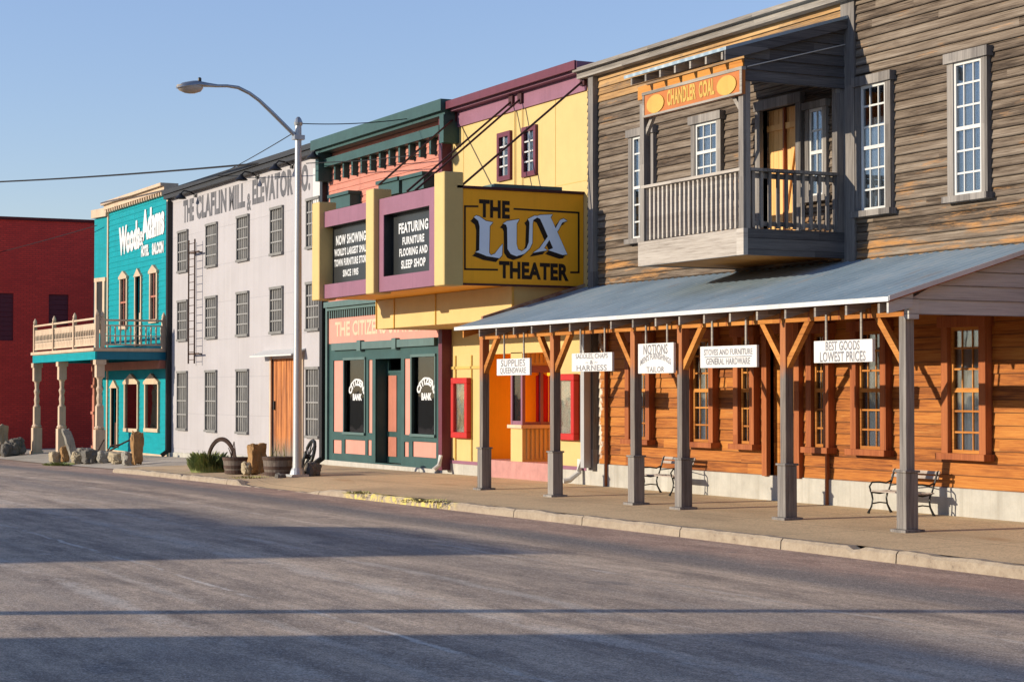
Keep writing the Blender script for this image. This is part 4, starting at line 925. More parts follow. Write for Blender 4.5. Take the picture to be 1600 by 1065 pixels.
mb = MB(); q = SL - .17; mb.tube([(q, D - .1, .5), (q, D - .12, .25), (q - .04, D - .3, .1), (q - .08, D - .42, .08)], .055, 8); obj('downspout_foot', mb, WHITEP, st, smooth=True)
for i, h in enumerate(upw): sash_window(st, *h, D, WEATHV, WHITEP, .13, .09, 3, 4 if i == 1 else 6, dark_top=(.5 if i == 2 else 0))
sash_window(st, *bwin, D, WEATHV, WHITEP, .1, .07, 2, 4)
for i, h in enumerate(low):
    w = sash_window(st, *h, D, REDT, ORNT, .14, .14, 2 if i in (2, 3) else 3, 6, sashw=.05, inset=.07)
def plank_door(h, leaf, cas, brace):
    x0, x1, z0, z1 = h; mb = MB(); frame_boxes(mb, x0, x1, z0, z1, D, .14, .1); mb.box(x0 - .16, x1 + .16, D - .12, D + .05, z1, z1 + .16)
    o = obj('door', mb, cas, st); mb = MB(); k = 7
    for i in range(k): mb.box(x0 + (x1 - x0) * i / k + .004, x0 + (x1 - x0) * (i + 1) / k - .004, D + .08, D + .12, z0, z1)
    xm = (x0 + x1) / 2
    if brace:
        mb.beam((x0 + .45, D + .06, z0 + .15), (x0 + .85, D + .06, z1 - .3), .04, .09); mb.box(x0, x1, D + .045, D + .08, z1 - .35, z1 - .25); mb.box(x0, x1, D + .045, D + .08, z0 + .1, z0 + .2)
    obj('door_leaf', mb, leaf, o); mb = MB(); mb.box(xm - .02, xm + .02, D + .02, D + .075, z0, z1); mb.lathe((xm + .12, D + .05, z0 + 1.0), [(.03, -.03), (.035, 0), (.03, .03)], 8); obj('centre_post', mb, REDT, o)
YDOOR = planks('honey_door_boards', [(.2, (.4, .18, .05)), (.5, (.68, .36, .12)), (.85, (.8, .5, .2))], None, row=.3, vertical=True, rough=.6)
plank_door(bdoor, YDOOR, WEATHV, True); plank_door(ldoor, ORNT, REDT, False)
mb = MB()
for q in (X(951.5), X(1297)): mb.box(q - .02, q + .02, D - .09, D - .03, .02, 3.0)
split('conduit', mb, REDT, st)

# ---- upstairs balcony
BF = XZ(1163, 400)[0]
bx1 = X(1325); bf = bx1 * ((.446 + .1195 * .895) / (-.895 + .1195 * .446)); bx0 = X(1002, bf)
bl = thing('balcony', 'grey timber balcony with picket railing and its own small roof on the upper wall', 'balcony', ((bx0 + bx1) / 2, bf, 3.85))
z0, z1 = 3.87, 4.27
mb = MB(); mb.box(bx0 - .1, bx1, bf, bf + .08, z0, z1); mb.box(bx0 - .1, bx0 - .04, bf + .08, D - .03, z0, z1); mb.box(bx0 - .04, bx1 - .06, bf + .08, D - .03, z1 - .06, z1 - .01); obj('floor_frame', mb, WEATHP, bl)
mb = MB(); mb.box(bx1 - .06, bx1 - .003, bf + .08, D - .03, z0, z1); obj('side_fascia', mb, WEATHD, bl)
mb = MB(); mb.box(bx0 - .04, bx1 - .06, bf + .08, D - .03, z0 + .02, z0 + .08); obj('soffit', mb, ORNT, bl)
rt = 5.17
def pickets(P, Q, nb, inn, rm=WEATHV):
    mb = MB(); P = Vector((*P, 0)); Q = Vector((*Q, 0)); d = Q - P; sd = Vector((-d.y, d.x, 0)).normalized()
    io = sd * inn * .045
    mb.beam(P + UZ * rt, Q + UZ * rt, .14, .045, sd); mb.beam(P + UZ * (rt - .08) + io, Q + UZ * (rt - .08) + io, .035, .08, sd); mb.beam(P + UZ * (z1 + .09) + io, Q + UZ * (z1 + .09) + io, .035, .07, sd)
    for i in range(nb): a = P + d * ((i + .5) / nb); mb.beam(a + UZ * (z1 + .02), a + UZ * (rt - .025), .045, .045, sd)
    return obj('railing', mb, rm, bl)
pickets((bx0, bf + .07), (bx1 - .1, bf + .07), 22, 1, WEATHP); pickets((bx1 - .07, bf + .14), (bx1 - .07, D - .1), 11, 1); pickets((bx0, bf + .14), (bx0, D - .1), 11, -1)
for q, y in ((bx0 + .02, bf + .07), (bx1 - .07, bf + .07), (bx1 - .07, D - .12)):
    mb = MB(); mb.box(q - .065, q + .065, y - .065, y + .065, z1 - .05, 6.55); obj('post', mb, WEATHV, bl)
def brace(mb, q, s, z, L=.34): mb.beam((q, bf + .07, z), (q + s * L, bf + .07, z + L * 1.15), .06, .07)
mb = MB(); brace(mb, bx0 + .02, 1, 6.0); obj('brace', mb, WEATHG, bl); mb = MB(); brace(mb, bx1 - .07, -1, 6.0); obj('brace', mb, WEATHG, bl)
# roof: slopes up to the wall
ex0, ex1 = X(978, bf - .35), bx1 + .12; ey = bf - .38; ez0, ez1 = 6.92, 7.6
mb = MB(); mb.prism([(ey, ez0), (D, ez1), (D, ez1 + .05), (ey, ez0 + .05)], (ex0, 0, 0), UY, UZ, ex1 - ex0); obj('roof', mb, MROOF, bl)
mb = MB(); k = 7
for i in range(k):
    q = ex0 + .15 + (ex1 - ex0 - .35) * i / (k - 1); mb.prism([(ey + .04, ez0 - .12), (D - .04, ez1 - .14), (D - .04, ez1 - .003), (ey + .04, ez0 - .003)], (q, 0, 0), UY, UZ, .05)
obj('rafters', mb, WEATHG, bl)
mb = MB(); mb.box(bx0 - .1, bx1 - .005, bf, bf + .12, 6.62, 6.84); obj('beam', mb, ORNT, bl)
mb = MB(); sl = (ez1 - ez0) / (D - ey); tmp = MB(); rr = 6.5; y0 = bf + .02
while rr < ez1 - .05:
    r2 = min(rr + .17, ez1 - .05); ya = max(y0, ey + (r2 - .03 - ez0) / sl); 
    tmp.quad((bx1 + .02, y0 if rr < 6.95 else ey + (rr - ez0) / sl + .05, rr), (bx1 + .02, D - .03, rr), (bx1, D - .03, r2), (bx1, max(y0, ey + (r2 - ez0) / sl + .05), r2)); rr = r2
mb = tmp; mb.quad((bx1 - .03, y0, 6.5), (bx1 + .02, y0, 6.5), (bx1 + .02, D - .03, 6.5), (bx1 - .03, D - .03, 6.5)); obj('gable_siding', mb, WEATHD, bl)
mb = MB(); mb.prism([(ey, ez0 - .16), (D - .03, ez1 - .16), (D - .03, ez1 - .003), (ey, ez0 - .003)], (ex1 - .05, 0, 0), UY, UZ, .04); obj('rake_board', mb, WEATHD, bl)
mb = MB(); P = YZ(1168, 104, bx1 + .03); Q = YZ(1328, 68, bx1 + .03); mb.tube([(bx1 + .035, P[0], P[1]), (bx1 + .035, Q[0], Q[1])], .008, 5); obj('cable', mb, WHITEP, bl)
# shop sign
cs = thing('shop_sign', 'orange signboard with two yellow ovals reading CHANDLER COAL on the balcony roof', 'sign', ((bx0 + bx1) / 2, bf, 6.3))
sx0, sx1 = X(1005, bf - .06), X(1161, bf - .06); sz0, sz1 = Z(1080, 166, bf - .06), Z(1080, 130, bf - .06)
mb = MB(); mb.box(sx0, sx1, bf - .06, bf - .003, sz0, sz1); obj('board', mb, SIGNO, cs)
mb = MB(); mb.box(sx0 - .01, sx1 + .01, bf - .075, bf - .0, sz1, sz1 + .05); mb.box(sx0, sx1, bf - .07, bf - .06, sz0, sz0 + .035); mb.box(sx1 - .06, sx1, bf - .07, bf - .06, sz0 + .035, sz1); mb.box(sx0, sx0 + .06, bf - .07, bf - .06, sz0 + .035, sz1); obj('edging', mb, WEATHG, cs)
for q in (sx0 + .42, sx1 - .42):
    mb = MB(); mb.prism([(q + .27 * math.cos(a * PI / 12), (sz0 + sz1) / 2 + .15 * math.sin(a * PI / 12)) for a in range(24)], (0, bf - .0635, 0), UX, UZ, .012); obj('oval', mb, SIGNY, cs)
mb = MB(); letters(mb, 'CHANDLER', (sx0 + .78, bf - .0665, sz0 + .09), UX, UZ, (sx1 - sx0 - 1.55) * .62, .26, .04, spacing=1.05); letters(mb, 'COAL', (sx0 + .78 + (sx1 - sx0 - 1.55) * .68, bf - .0665, sz0 + .09), UX, UZ, (sx1 - sx0 - 1.55) * .32, .26, .04, spacing=1.05); obj('lettering', mb, SIGNY, cs)

# ---- porch
PY = 15.8; EY = 15.3; ZE = 3.0; pxl, pxr = -33.1, -19.95
pc = thing('porch', 'long porch with blue grey metal roof on braced timber posts before the store', 'porch', (-26.5, PY, 0))
mb = MB(); ys = [EY + (D - EY) * i / 8 for i in range(9)]
xs = rng(pxl, pxr, .115 / 2)
def rfz(x, y): return ZE + (rz - ZE) * (y - EY) / (D - EY) + .011 * math.sin(2 * PI * x / .23) + .012 * mnoise.noise(Vector((x * .4, y * .5, 0)))
g = grid(xs, ys, rfz); obj('roof', g, MROOF, pc, smooth=True)
mb = MB(); mb.prism([(EY + .01, ZE - .055), (D, rz - .055), (D, rz - .012), (EY + .01, ZE - .012)], (pxl + .02, 0, 0), UY, UZ, pxr - pxl - .04); obj('roof_deck', mb, REDT, pc)
mb = MB(); mb.box(pxl, pxr, EY - .012, EY + .005, ZE - .05, ZE + .012); mb.prism([(EY, ZE - .04), (D, rz - .04), (D, rz + .025), (EY, ZE + .025)], (pxr - .005, 0, 0), UY, UZ, .015); obj('drip_edge', mb, M('pale_drip_edge', (.8, .8, .8), .5), pc)
sl = (rz - ZE) / (D - EY)
for i in range(19):
    q = pxl + .25 + (pxr - pxl - .55) * i / 18; mb = MB(); mb.prism([(EY + .05, ZE - .19), (PY + .3, ZE - .19 + sl * .7), (D - .04, rz - .2), (D - .04, rz - .06), (EY + .05, ZE - .058)], (q, 0, 0), UY, UZ, .045); obj('rafter', mb, WEATHG if i else ORNT, pc)
mb = MB(); mb.box(pxl + .15, pxr - .27, PY - .06, PY + .06, 2.78, 2.96); obj('beam', mb, ORNT, pc)
mb = MB()
for i in range(19):
    q = pxl + .25 + (pxr - pxl - .55) * i / 18; mb.box(q + .01, q + .04, PY - .064, PY - .06, 2.78, 2.96)
split('beam_seam', mb, REDT, pc)
post_x = [X(757, PY), X(869, PY), X(996, PY), X(1069, PY), X(1232, PY), X(1420, PY)]
post_x = [-32.85, -30.0, -27.2, -25.75, -22.95, -20.24]
for i, q in enumerate(post_x):
    g = side_z(q, PY); mb = MB(); mb.box(q - .07, q + .07, PY - .07, PY + .07, g + .78, 2.78)
    o = obj('post', mb, WEATHV if i == 5 else POSTM, pc, bevel=.006); mb = MB(); mb.box(q - .1, q + .1, PY - .1, PY + .1, g + .03, g + .76); mb.box(q - .12, q + .12, PY - .12, PY + .12, g + .76, g + .79); mb.box(q - .16, q + .16, PY - .16, PY + .16, g - .02, g + .03); obj('base_sleeve', mb, WEATHV, o, bevel=.006)
    for s in (-1, 1):
        if (i in (0, 3) and s < 0) or (i in (2, 5) and s > 0): continue
        mb = MB(); mb.beam((q + s * .04, PY, 2.17), (q + s * .58, PY, 2.8), .085, .095); obj('brace', mb, ORNT, pc)
# end gable with boards
mb = MB(); rr = 2.8; gx = -20.12
while rr < rz - .1:
    r2 = min(rr + .19, rz - .1); ya = lambda q: max(PY - .06, EY + (q + .07 - ZE) / sl)
    mb.quad((gx + .02, ya(rr), rr), (gx + .02, D - .03, rr), (gx, D - .03, r2), (gx, ya(r2), r2)); mb.quad((gx, ya(rr), rr), (gx, D - .03, rr), (gx + .02, D - .03, rr), (gx + .02, ya(rr), rr)); rr = r2
obj('end_boards', mb, WEATHL, pc)
mb = MB(); mb.prism([(EY + .04, ZE - .2), (PY - .07, ZE - .2 + sl * .3), (PY - .07, ZE - .06 + sl * (PY - .07 - EY)), (EY + .04, ZE - .06)], (pxr - .1, 0, 0), UY, UZ, .04); mb.box(gx - .05, gx + .05, PY - .09, PY + .07, 2.74, 3.0); obj('end_fascia', mb, WEATHL, pc)
mb = MB(); mb.prism([(EY + .6, ZE + sl * .6 - .1), (D, rz - .1), (D, rz + .07), (EY + .6, ZE + sl * .6 + .05)], (pxl - .1, 0, 0), UY, UZ, .08); obj('left_rake_trim', mb, M('rusty_red_trim', (.42, .09, .04), .8, .3, 5, col2=(.6, .45, .3)), pc)

# ---- hanging signs
S = [((777, 830), (560, 586), 'small white hanging sign nearest the theatre, between the first two porch posts', [('SUPPLIES', .75, .13, 0), ('QUEENSWARE', .8, .13, 0)], 0),
     ((896, 957), (551, 580), 'white hanging sign right of the red poster case with three lines of grey script', [('SADDLES, CHAPS', .8, .1, 0), ('~ & ~', .3, .07, 0), ('HARNESS', .75, .1, 0)], .03),
     ((998, 1055), (536, 583), 'squarish white hanging sign, the tallest, with an arched middle line', [('NOTIONS', .68, .16, 0), ("MEN'S FURNISHINGS", .86, .1, .1), ('TAILOR', .5, .09, 0)], 0),
     ((1100, 1180), (540, 574), 'white hanging sign with two long lines of small lettering and a rule', [('STOVES AND FURNITURE', .86, .09, 0), ('GENERAL HARDWARE', .78, .1, 0)], .06),
     ((1273, 1366), (531, 566), 'widest white hanging sign reading BEST GOODS LOWEST PRICES', [('BEST GOODS', .58, .13, 0), ('LOWEST PRICES', .78, .14, 0)], 0)]
for (pa, pb), (qa, qb), lab, lines, rot in S:
    SY = PY - .12; x0, x1 = X(pa, SY), X(pb, SY); c = (pa + pb) / 2; z0, z1 = Z(c, qb, SY), Z(c, qa, SY); W = x1 - x0; xc = (x0 + x1) / 2
    t = thing('hanging_sign', lab, 'sign', (0, 0, 0), 'white signs hanging from the porch beam')
    mb = MB(); mb.box(-W / 2, W / 2, -.022, .022, z0, z1); obj('board', mb, WHITES, t, bevel=.004)
    for s in (-1, 1): mb = MB(); mb.box(s * W * .3 - .018, s * W * .3 + .018, -.01, .01, z1, 2.9); mb.box(s * W * .3 - .018, s * W * .3 + .018, .01, .056, 2.86, 2.9); obj('hanger', mb, WEATHG, t)
    mb = MB(); H = z1 - z0; tot = sum(l[2] for l in lines); gap = (H - tot - sum(l[3] for l in lines) * .6) / (len(lines) + 1); zz = z1
    for s, fw_, hh, arc in lines:
        zz -= hh + gap + arc * .6; letters(mb, s, (-W * fw_ / 2, -.0245, zz), UX, UZ, W * fw_, hh, .02, arc=arc, spacing=1.05)
    obj('lettering', mb, LETTERS, t)
    if len(lines) == 2 and rot: mb = MB(); mb.box(-W * .42, W * .42, -.0245, -.0235, (z0 + z1) / 2 - .006, (z0 + z1) / 2 + .006); obj('rule', mb, LETTERS, t)
    t.location = (xc, SY, 0); t.rotation_euler.z = rot + .02 * math.sin(pa)

# ================================================================ benches
def make_bench(label):
    t = thing('park_bench', label, 'bench', (0, 0, 0), 'slatted iron benches against the store wall'); L = 1.25
    for s in (-1, 1):
        x = s * (L / 2 - .05); mb = MB()
        mb.tube([(x, -.36, 0), (x, -.34, .04), (x, -.29, .12), (x, -.26, .26), (x, -.29, .4)], [.03, .022, .018, .016, .02], 7); mb.tube([(x, .16, 0), (x, .13, .05), (x, .07, .16), (x, .05, .28), (x, .08, .4)], [.03, .022, .018, .016, .02], 7)
        mb.tube([(x, -.3, .4), (x, -.1, .37), (x, .1, .4), (x, .17, .6), (x, .24, .8), (x, .27, .82)], .02, 7); mb.tube([(x, -.27, .18), (x, -.1, .2), (x, .06, .18)], .014, 6)
        mb.tube([(x, -.3, .4), (x, -.33, .5), (x, -.27, .58), (x, -.1, .58), (x, .05, .56), (x, .15, .6)], .017, 7)
        obj('end_frame', mb, IRON, t, smooth=True)
    for i in range(6): y = -.28 + i * .075; mb = MB(); mb.box(-L / 2, L / 2, y - .027, y + .027, .405 - .012 * math.sin(i / 5 * PI), .43 - .012 * math.sin(i / 5 * PI)); obj('seat_slat', mb, SLAT, t)
    for z in (.7, .79): mb = MB(); mb.beam((-L / 2, .185 + (z - .6) * .35, z), (L / 2, .185 + (z - .6) * .35, z), .022, .06, Vector((0, 1, -.35))); obj('back_slat', mb, SLAT, t)
    mb = MB(); mb.box(-L / 2 + .1, L / 2 - .1, .16, .175, .5, .66)
    for i in range(9): pass
    obj('back_panel', MB().tube([(-L / 2 + .05, .16, .52), (0, .17, .58), (L / 2 - .05, .16, .52)], .012, 6), IRON, t)
    return t
b1_ = make_bench('slatted iron bench behind the last porch post at the right')
b2_ = copy_tree(b1_); b2_['label'] = 'slatted iron bench between the two middle porch posts, under the second window'
xa = X(1418, D - .6) - .3; b1_.location = (xa, D - .42, side_z(xa, D - .6)); xb = X(1046, D - .6) - .32; b2_.location = (xb, D - .42, side_z(xb, D - .6))
b1_.scale = b2_.scale = (.86, .8, .78)

# ================================================================ street lamp
lp = GP(464.5, 744); LX, LY, LZ = lp
sl_ = thing('street_lamp', 'tall silver street lamp post with curved arm reaching over the road', 'street lamp', lp)
ty, tz = YZ(466, 192, LX)
mb = MB(); mb.tube([(LX, LY, LZ + .02), (LX, LY, 3), (LX, LY, tz)], [.105, .09, .07], 14); obj('pole', mb, POLE, sl_, smooth=True)
mb = MB(); mb.box(LX - .2, LX + .2, LY - .2, LY + .2, LZ, LZ + .05); mb.lathe((LX, LY, LZ + .05), [(.17, 0), (.15, .08), (.12, .14)], 14); obj('base_plate', mb, POLE, sl_)
mb = MB(); mb.lathe((LX, LY, tz), [(.09, -.06), (.1, 0), (.07, .08), (.03, .13)], 12); obj('cap', mb, GALV, sl_); mb = MB(); mb.box(LX - .1, LX + .1, LY - .12, LY + .12, tz - .38, tz - .28); obj('arm_clamp', mb, GALV, sl_)
pts = [(LX, *YZ(a, b, LX)) for a, b in ((463, 214), (446, 197), (425, 176), (405, 157), (390, 146), (372, 137), (355, 134.5), (336, 134.5))]
mb = MB(); mb.tube(pts, [.045] * 3 + [.04] * 3 + [.035] * 2, 10); obj('arm', mb, GALV, sl_, smooth=True)
ya, za = YZ(342, 135.5, LX); yb, zb2 = YZ(275, 136, LX); L = ya - yb
mb = MB(); prof = []
k = 14
for i in range(k + 1):
    a = i / k; hw_ = lerp(a, [(0, .05), (.2, .07), (.45, .12), (.7, .17), (.88, .15), (.97, .08), (1, .02)]); hh = lerp(a, [(0, .045), (.3, .07), (.6, .11), (.85, .1), (1, .015)])
    cz = lerp(a, [(0, za), (.5, za + .0), (1, zb2 - .02)])
    prof.append([Vector((LX + hw_ * math.cos(q * PI / 8), ya - L * a, cz + (hh if math.sin(q * PI / 8) > 0 else hh * .45) * math.sin(q * PI / 8))) for q in range(16)])
for r in prof: mb.v.extend(r)
for i in range(k):
    for q in range(16): a = i * 16 + q; b = i * 16 + (q + 1) % 16; mb.f.append((a, b, b + 16, a + 16))
mb.f.append(tuple(range(16))); mb.f.append(tuple(k * 16 + q for q in range(15, -1, -1)))
hd = obj('lamp_head', mb, GALV, sl_, smooth=True)
mb = MB(); mb.lathe((LX, ya - L * .68, za - .02), [(.15, 0), (.16, -.04), (.13, -.12), (.06, -.17), (.01, -.18)], 16, 1, 1.9); obj('lens', mb, LAMPG, hd, smooth=True)
mb = MB(); mb.lathe((LX, ya - L * .45, za + .08), [(.04, 0), (.04, .07), (.02, .09)], 8); obj('photocell', mb, BLACKM, hd)

# ================================================================ overhead wires
def wire(P, Q, sag, r, lab, name='overhead_wire'):
    P = Vector(P); Q = Vector(Q); pts = [P.lerp(Q, i / 24) - UZ * (sag * 4 * (i / 24) * (1 - i / 24)) for i in range(25)]
    o = obj(name, MB().tube(pts, r, 5), CABLE); return tag(o, lab, 'wire', 'overhead wires')
q = XZ(-330, 286, 10.0); up = (q[0], 10.0)
t = thing('utility_pole', 'tall wooden utility pole at the far end of the street left of the red building', 'pole', (q[0], 10.0, G(q[0])))
mb = MB(); mb.tube([(up[0], up[1], G(up[0]) - .2), (up[0], up[1], q[1] + .6)], [.17, .12], 10); obj('mast', mb, REDT, t); mb = MB(); mb.box(up[0] - .05, up[0] + .05, up[1] - 1.1, up[1] + 1.1, q[1] - .1, q[1]); obj('crossarm', mb, REDT, t)
e = XZ(432, 253, D - .1); wire((up[0], up[1] + .9, q[1]), (e[0], D - .1, min(e[1], 8.3)), .25, .03, 'thick dark wire crossing the sky from the left edge to the mill roof')
e = XZ(152, 352, D - .3); s_ = XZ(-330, 455, 10.0); wire((up[0], up[1], s_[1]), (e[0], D - .3, e[1]), -.05 + .35, .014, 'thin pale wire crossing the dark red wall to the corner of the teal hotel')
e = XZ(318, 285, D + .4); wire((LX, LY, YZ(465, 203, LX)[1]), (e[0], D + .4, e[1]), .05, .012, 'faint wire slanting down left from the street lamp top to the mill roof')
e = XZ(694, 176, D + .5); wire((LX, LY + .05, YZ(467, 193, LX)[1]), (e[0], D + .5, e[1]), .1, .011, 'faint nearly level wire running right from the street lamp top')

# ================================================================ planters, rocks and relics
def rock(c, s, m, lab, cat='rock', seed=0, name='rock', rot=0, tilt=0, boxy=.5, group=None, lean=0):
    mb = MB(); import bmesh
    bm = bmesh.new(); bmesh.ops.create_cube(bm, size=1); bmesh.ops.subdivide_edges(bm, edges=bm.edges[:], cuts=9, use_grid_fill=True)
    R = Matrix.Rotation(lean, 3, fw0) @ Matrix.Rotation(rot, 3, 'Z') @ Matrix.Rotation(tilt, 3, 'Y')
    for v in bm.verts:
        p = v.co.copy(); sph = p.normalized() * .55; p = p.lerp(sph, 1 - boxy); n1 = mnoise.noise(p * 2.3 + Vector((seed, seed * 2, 0))); n2 = mnoise.noise(p * 6 + Vector((0, seed, seed)))
        n3 = mnoise.noise(p * 14 + Vector((seed, 0, seed))); p *= 1 + .28 * n1 + .14 * n2 + .05 * n3; v.co = R @ Vector((p.x * s[0], p.y * s[1], p.z * s[2])); 
    mz = min(v.co.z for v in bm.verts)
    vs = [Vector(c) + v.co - UZ * (mz + .02) for v in bm.verts]; fs = [tuple(v.index for v in f.verts) for f in bm.faces]; bm.free()
    mb.add(vs, fs); o = obj(name, mb, m); o.location = (0, 0, 0); return tag(o, lab, cat, group)
def tub(px, py, wpx, hpx, lab):
    c = GP(px, py); t_ = (c - Vector((0, 0, EYE))).dot(fw0); R = wpx * t_ / FPX / 2; H = hpx * t_ / FPX
    t = thing('barrel_planter', lab, 'planter', c, 'half barrel planters by the kerb')
    mb = MB(); mb.lathe(c, [(R * .8, 0), (R * .9, H * .3), (R * .98, H * .75), (R, H), (R * .9, H), (R * .88, H * .85)], 24); obj('staves', mb, TUB, t)
    for k in (.12, .42, .9): mb = MB(); r = R * (.82 + .2 * k); mb.lathe(c + UZ * (H * k - .03), [(r, 0), (r + .012, .0), (r + .016, .07), (r, .07)], 24); obj('hoop', mb, RUST, t)
    mb = MB(); mb.lathe(c + UZ * (H * .86), [(R * .9, 0), (R * .5, .03), (.01, .05)], 20); obj('soil', mb, SOIL, t); return c, R, H, t
c1, R1, H1, t1 = tub(370, 740, 43, 26, 'half barrel planter left of the upright ochre stone, below the iron hoop')
c2, R2, H2, t2 = tub(434, 743, 47, 30, 'half barrel planter between the ochre stone and the silver lamp post')
def blades(c, R, h, n, m, seed, spread=.5):
    rr = random.Random(seed); mb = MB()
    for _ in range(n):
        a = rr.random() * 2 * PI; r = R * math.sqrt(rr.random()); b = Vector(c) + Vector((math.cos(a) * r, math.sin(a) * r, 0)); hh = h * (.5 + .6 * rr.random()) * (1 - .5 * (r / R) ** 2)
        d = Vector((math.cos(a), math.sin(a), 0)) * spread * hh * rr.random() + Vector((rr.uniform(-.1, .1), rr.uniform(-.1, .1), 0)) * hh; w = Vector((-math.sin(a), math.cos(a), 0)) * .012 * (1 + rr.random())
        mb.add([b - w, b + w, b + d * .5 + UZ * hh * .7 + w * .7, b + d * 1.3 + UZ * hh], [(0, 1, 2, 3)])
    return mb
g = GP(326, 737); o = obj('grass_clump', blades(g, .42, .5, 2200, GRASSM, 3, .45), GRASSM); tag(o, 'low green grassy shrub growing left of the barrel planters', 'shrub')
for cc, RR, hh, lab, sd in ((c1, R1, H1, 'few dead stalks sticking up from the left barrel planter', 5), (c2, R2, H2, 'sparse dry stalks in the barrel planter beside the lamp post', 8)):
    mb = MB(); rr = random.Random(sd)
    for i in range(4 if sd == 5 else 9):
        a = rr.random() * 6.28; b = cc + Vector((math.cos(a) * RR * .5, math.sin(a) * RR * .5, hh * .88)); top = b + Vector((rr.uniform(-.1, .1), rr.uniform(-.1, .1), rr.uniform(.2, .42)))
        mb.tube([b, (b + top) / 2 + Vector((rr.uniform(-.05, .05), 0, 0)), top], [.022, .016, .008] if sd == 5 else [.008, .006, .003], 5)
    o = obj('dead_plant', mb, RUST if sd == 5 else DRYG); tag(o, lab, 'plant')
rock(GP(402, 741), (.36, .36, .64), STONEO, 'upright ochre field stone standing between the two barrel planters', 'rock', 3, boxy=.85)
rock(GP(386, 741.5), (.3, .22, .28), STONE, 'small pale yellow rock at the foot of the ochre stone', 'rock', 5)
rock(GP(424, 757.5, road_z) + Vector((0, .2, .05)), (.28, .2, .2), STONED, 'small dark rock lying at the end of the kerb by the driveway', 'rock', 9)
# iron hoop (half wheel) leaning over the left planter
mb = MB(); hp = GP(346, 737); cy = hp.z + .12; RY = .62
d = (RT * .96 - fw0 * .25).normalized(); pts = []
for i in range(25): a = PI * (1.08 - 1.16 * i / 24); pts.append(hp + d * (math.cos(a) * .36) + UZ * (.12 + math.sin(a) * .66) + (0 * UZ))
base = len(mb.v); nrm = d.cross(UZ)
for i, p in enumerate(pts):
    r_ = (p - (hp + UZ * .12)).normalized(); w_ = lerp(i / 24, [(0, .02), (.5, .05), (1, .025)])
    mb.v.extend([p - nrm * .05 - r_ * w_, p + nrm * .05 - r_ * w_, p + nrm * .05 + r_ * w_, p - nrm * .05 + r_ * w_])
for i in range(24):
    for q in range(4): a = base + i * 4 + q; b = base + i * 4 + (q + 1) % 4; mb.f.append((a, b, b + 4, a + 4))
mb.f.append((base, base + 1, base + 2, base + 3)); mb.f.append((base + 99, base + 98, base + 97, base + 96))
o = obj('wheel_rim', mb, RUST); tag(o, 'arched rusty half of an old wheel rim standing over the left planter', 'wheel rim')
# wagon wheel leaning behind the lamp post
wc = GP(482, 741); t = thing('wagon_wheel', 'dark iron wheel leaning upright just right of the lamp post', 'wheel', wc)
ax = (RT * .35 + fw0 * .9).normalized() * .0 + (RT * .93 + fw0 * .36 - UZ * .3).normalized(); e1 = ax.cross(UZ).normalized(); e2 = e1.cross(ax).normalized()
if e2.z < 0: e2 = -e2
cc = wc + UZ * .4; mb = MB()
for sgn in (1,):
    ring = [cc + e1 * (.36 * math.cos(a * PI / 12)) + e2 * (.38 * math.sin(a * PI / 12)) for a in range(25)]; mb.tube(ring, .04, 8)
obj('rim', mb, IRON, t, smooth=True); mb = MB()
for a in range(8): mb.tube([cc, cc + e1 * (.36 * math.cos(a * PI / 4 + .2)) + e2 * (.38 * math.sin(a * PI / 4 + .2))], .016, 6)
obj('spokes', mb, IRON, t); mb = MB(); mb.tube([cc - ax * .1, cc + ax * .1], .06, 10); obj('hub', mb, IRON, t)
rock(GP(489, 743), (.26, .3, .3), STONED, 'dark lump of iron or stone at the foot of the leaning wheel', 'rock', 14)
# group before the hotel
rock(GP(214, 726) + Vector((0, 0, 0)), (.3, .3, .86), STONEO, 'upright grey brown stone post in front of the teal wall', 'stone post', 21, 'stone_post', boxy=.8)
rock(GP(200, 727), (.36, .3, .36), STONEG, 'squared pale stone block left of the upright stone post', 'rock', 22, boxy=.72)
rock(GP(183, 724), (.62, .45, .3), STONE, 'wide low pale stone slab in front of the hotel door', 'rock', 23, tilt=.15)
rock(GP(163, 723), (.35, .4, .36), STONEG, 'greyish boulder left of the wide low slab', 'rock', 24)
rock(GP(121, 724.5), (.45, .35, .36), STONE, 'rounded cream boulder at the foot of the leaning stone slab', 'rock', 25)
rock(GP(110, 722), (.2, .24, .98), STONEG, 'tall narrow stone slab leaning to the left', 'rock', 26, lean=-.33, boxy=.72)
rock(GP(101, 722), (.3, .26, .46), STONEO, 'rust brown block beside the leaning stone slab', 'rock', 27, boxy=.72)
rock(GP(87, 723), (.44, .32, .34), STONE, 'leftmost pale block of the stones in front of the hotel', 'rock', 28, boxy=.8)
rock(GP(141, 724), (.6, .45, .42), STONED, 'big dark rock in the middle of the stones before the hotel', 'rock', 29)
rock(GP(128, 718), (.3, .3, .36), STONEG, 'small grey rock just behind the dark rock', 'rock', 30)
mb = MB(); a = GP(146, 722); b = GP(158, 722)
mb.tube([a + UZ * .1, a + Vector((.1, .3, .7))], .022, 6); mb.tube([a + UZ * .05, a + Vector((.5, .7, .55)), a + Vector((.6, 1.2, .8))], .03, 6); mb.tube([b + UZ * .05, b + Vector((0, .3, .5)), b + Vector((.2, .6, .55))], .025, 6)
o = obj('plough', mb, RUST); tag(o, 'rusty old plough frame with thin bent bars among the stones', 'plough')
o = obj('ground_plant', blades(GP(92, 727), .45, .12, 350, GRASSM, 11, 1.2), GRASSM); tag(o, 'low green creeping plant at the left foot of the stones', 'plant')
rock(GP(3, 712), (.42, .4, 1.0), STONE, 'pale stone post at the left edge of the picture', 'stone post', 33, 'stone_post', boxy=.8)
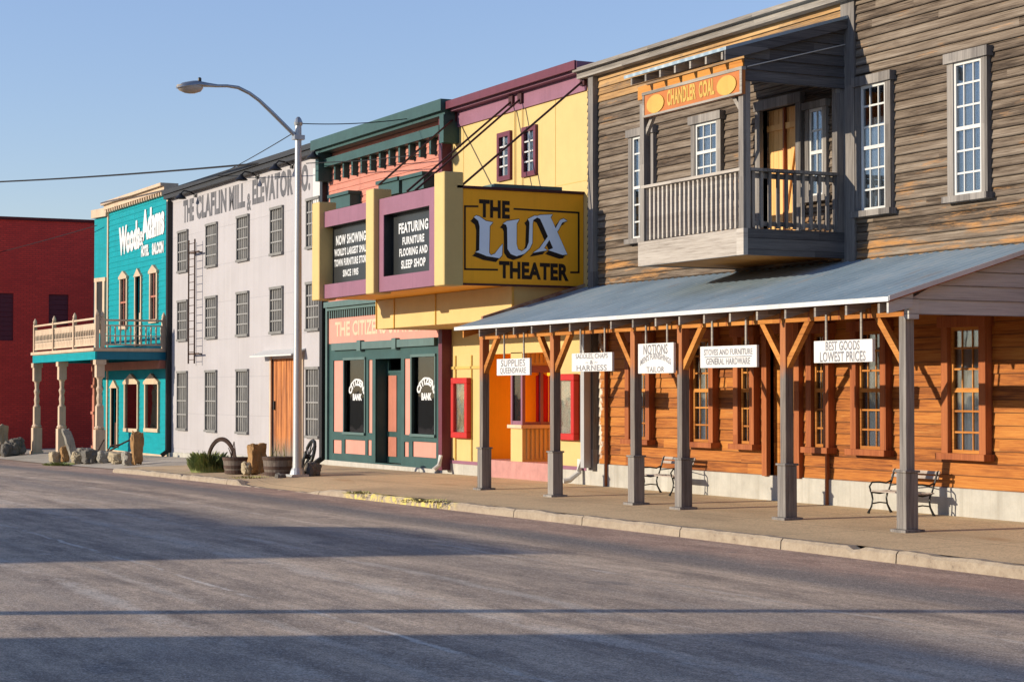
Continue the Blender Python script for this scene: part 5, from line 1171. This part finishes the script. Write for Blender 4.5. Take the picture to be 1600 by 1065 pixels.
for a, b, s, sd, lab in ((10, 713, .4, 34, 'low dark rock right against the pale stone post at the left edge'), (18, 712, .46, 35, 'middle one of the dark rocks beyond the pale stone post'), (27, 711, .56, 36, 'largest and rightmost of the dark rocks by the red wall')):
    rock(GP(a, b), (s, s * .9, s * 1.05), STONED, lab, 'rock', sd)
# dry weeds on the kerb joints
for px, py, n_, rad, lab in ((660, 783, 150, .5, 'dry yellow weeds along the yellow stained kerb'), (560, 770, 90, .35, 'thin dry weeds at the left end of the yellow stained kerb'), (388, 746, 120, .5, 'thin dry weeds between planters and kerb')):
    g = GP(px, py); o = obj('weed_patch', blades(g, rad, .05, n_, DRYG, px, .8), DRYG); tag(o, lab, 'weeds'); o['kind'] = 'stuff'

# ================================================================ buildings over the road, which shade it
FAR = M('shaded_plaster', (.3, .26, .22), .85, .15)
def across(x0, x1, h, lab, step=None):
    t = thing('shop_building', lab, 'building', ((x0 + x1) / 2, -14.5, 0), 'buildings on the other side of the road')
    hs = [(x0 + 1.2 + i * 3.4, x0 + 2.8 + i * 3.4, .9, 2.6) for i in range(int((x1 - x0 - 1) / 3.4))]; tmp = wall(MB(), x0, x1, -.3, h, 0, hs, reveal=.15)
    mb = MB(); mb.v = [Vector((v.x, -14 - v.y, v.z)) for v in tmp.v]; mb.f = [f[::-1] for f in tmp.f]; mb.box(x0, x1, -26, -14.16, -.3, h - .02); obj('wall', mb, FAR, t)
    mb = MB(); mb.box(x0 - .1, x1 + .1, -14.2, -13.85, h, h + .12); obj('parapet_cap', mb, WEATHG, t)
    for a, b, c, d in hs: mb = MB(); mb.box(a, b, -14.1, -14.08, c, d); obj('window', mb, GLASSD, t)
    if step: a, b, hh = step; mb = MB(); mb.box(a, b, -25, -14.02, h, hh); obj('attic', mb, FAR, t)
CT = LD.y * math.cos(SUN_EL) / math.sin(SUN_EL); SK = LD.x / LD.y
def edge(px, py, y=-14): p = GP(px, py, road_z); return p.x - SK * (p.y - y)
def tall(px, py): p = GP(px, py, road_z); return (p.y + 14) / CT + p.z
xa_ = edge(800, 990); h1 = tall(1400, 1005)
across(xa_, 16, h1 - .12, 'single storey plaster shop across the road behind the camera')
xl, xr = edge(0, 793), edge(400, 862); h2 = tall(320, 810); h3 = tall(700, 836)
across(xl, xr, h2 - .12, 'stepped plaster shop across the road farther down', (xl + (xr - xl) * .48, xr - .05, h3))
px_ = edge(400, 955, -9)
t = thing('utility_pole', 'wooden utility pole in the gap between the shops across the road', 'pole', (px_, -9, 0)); mb = MB(); mb.tube([(px_, -9, -.3), (px_, -9, 10)], [.16, .12], 10); obj('mast', mb, REDT, t); mb = MB(); mb.box(px_ - 1.1, px_ + 1.1, -9.05, -8.95, 9.3, 9.42); obj('crossarm', mb, REDT, t)
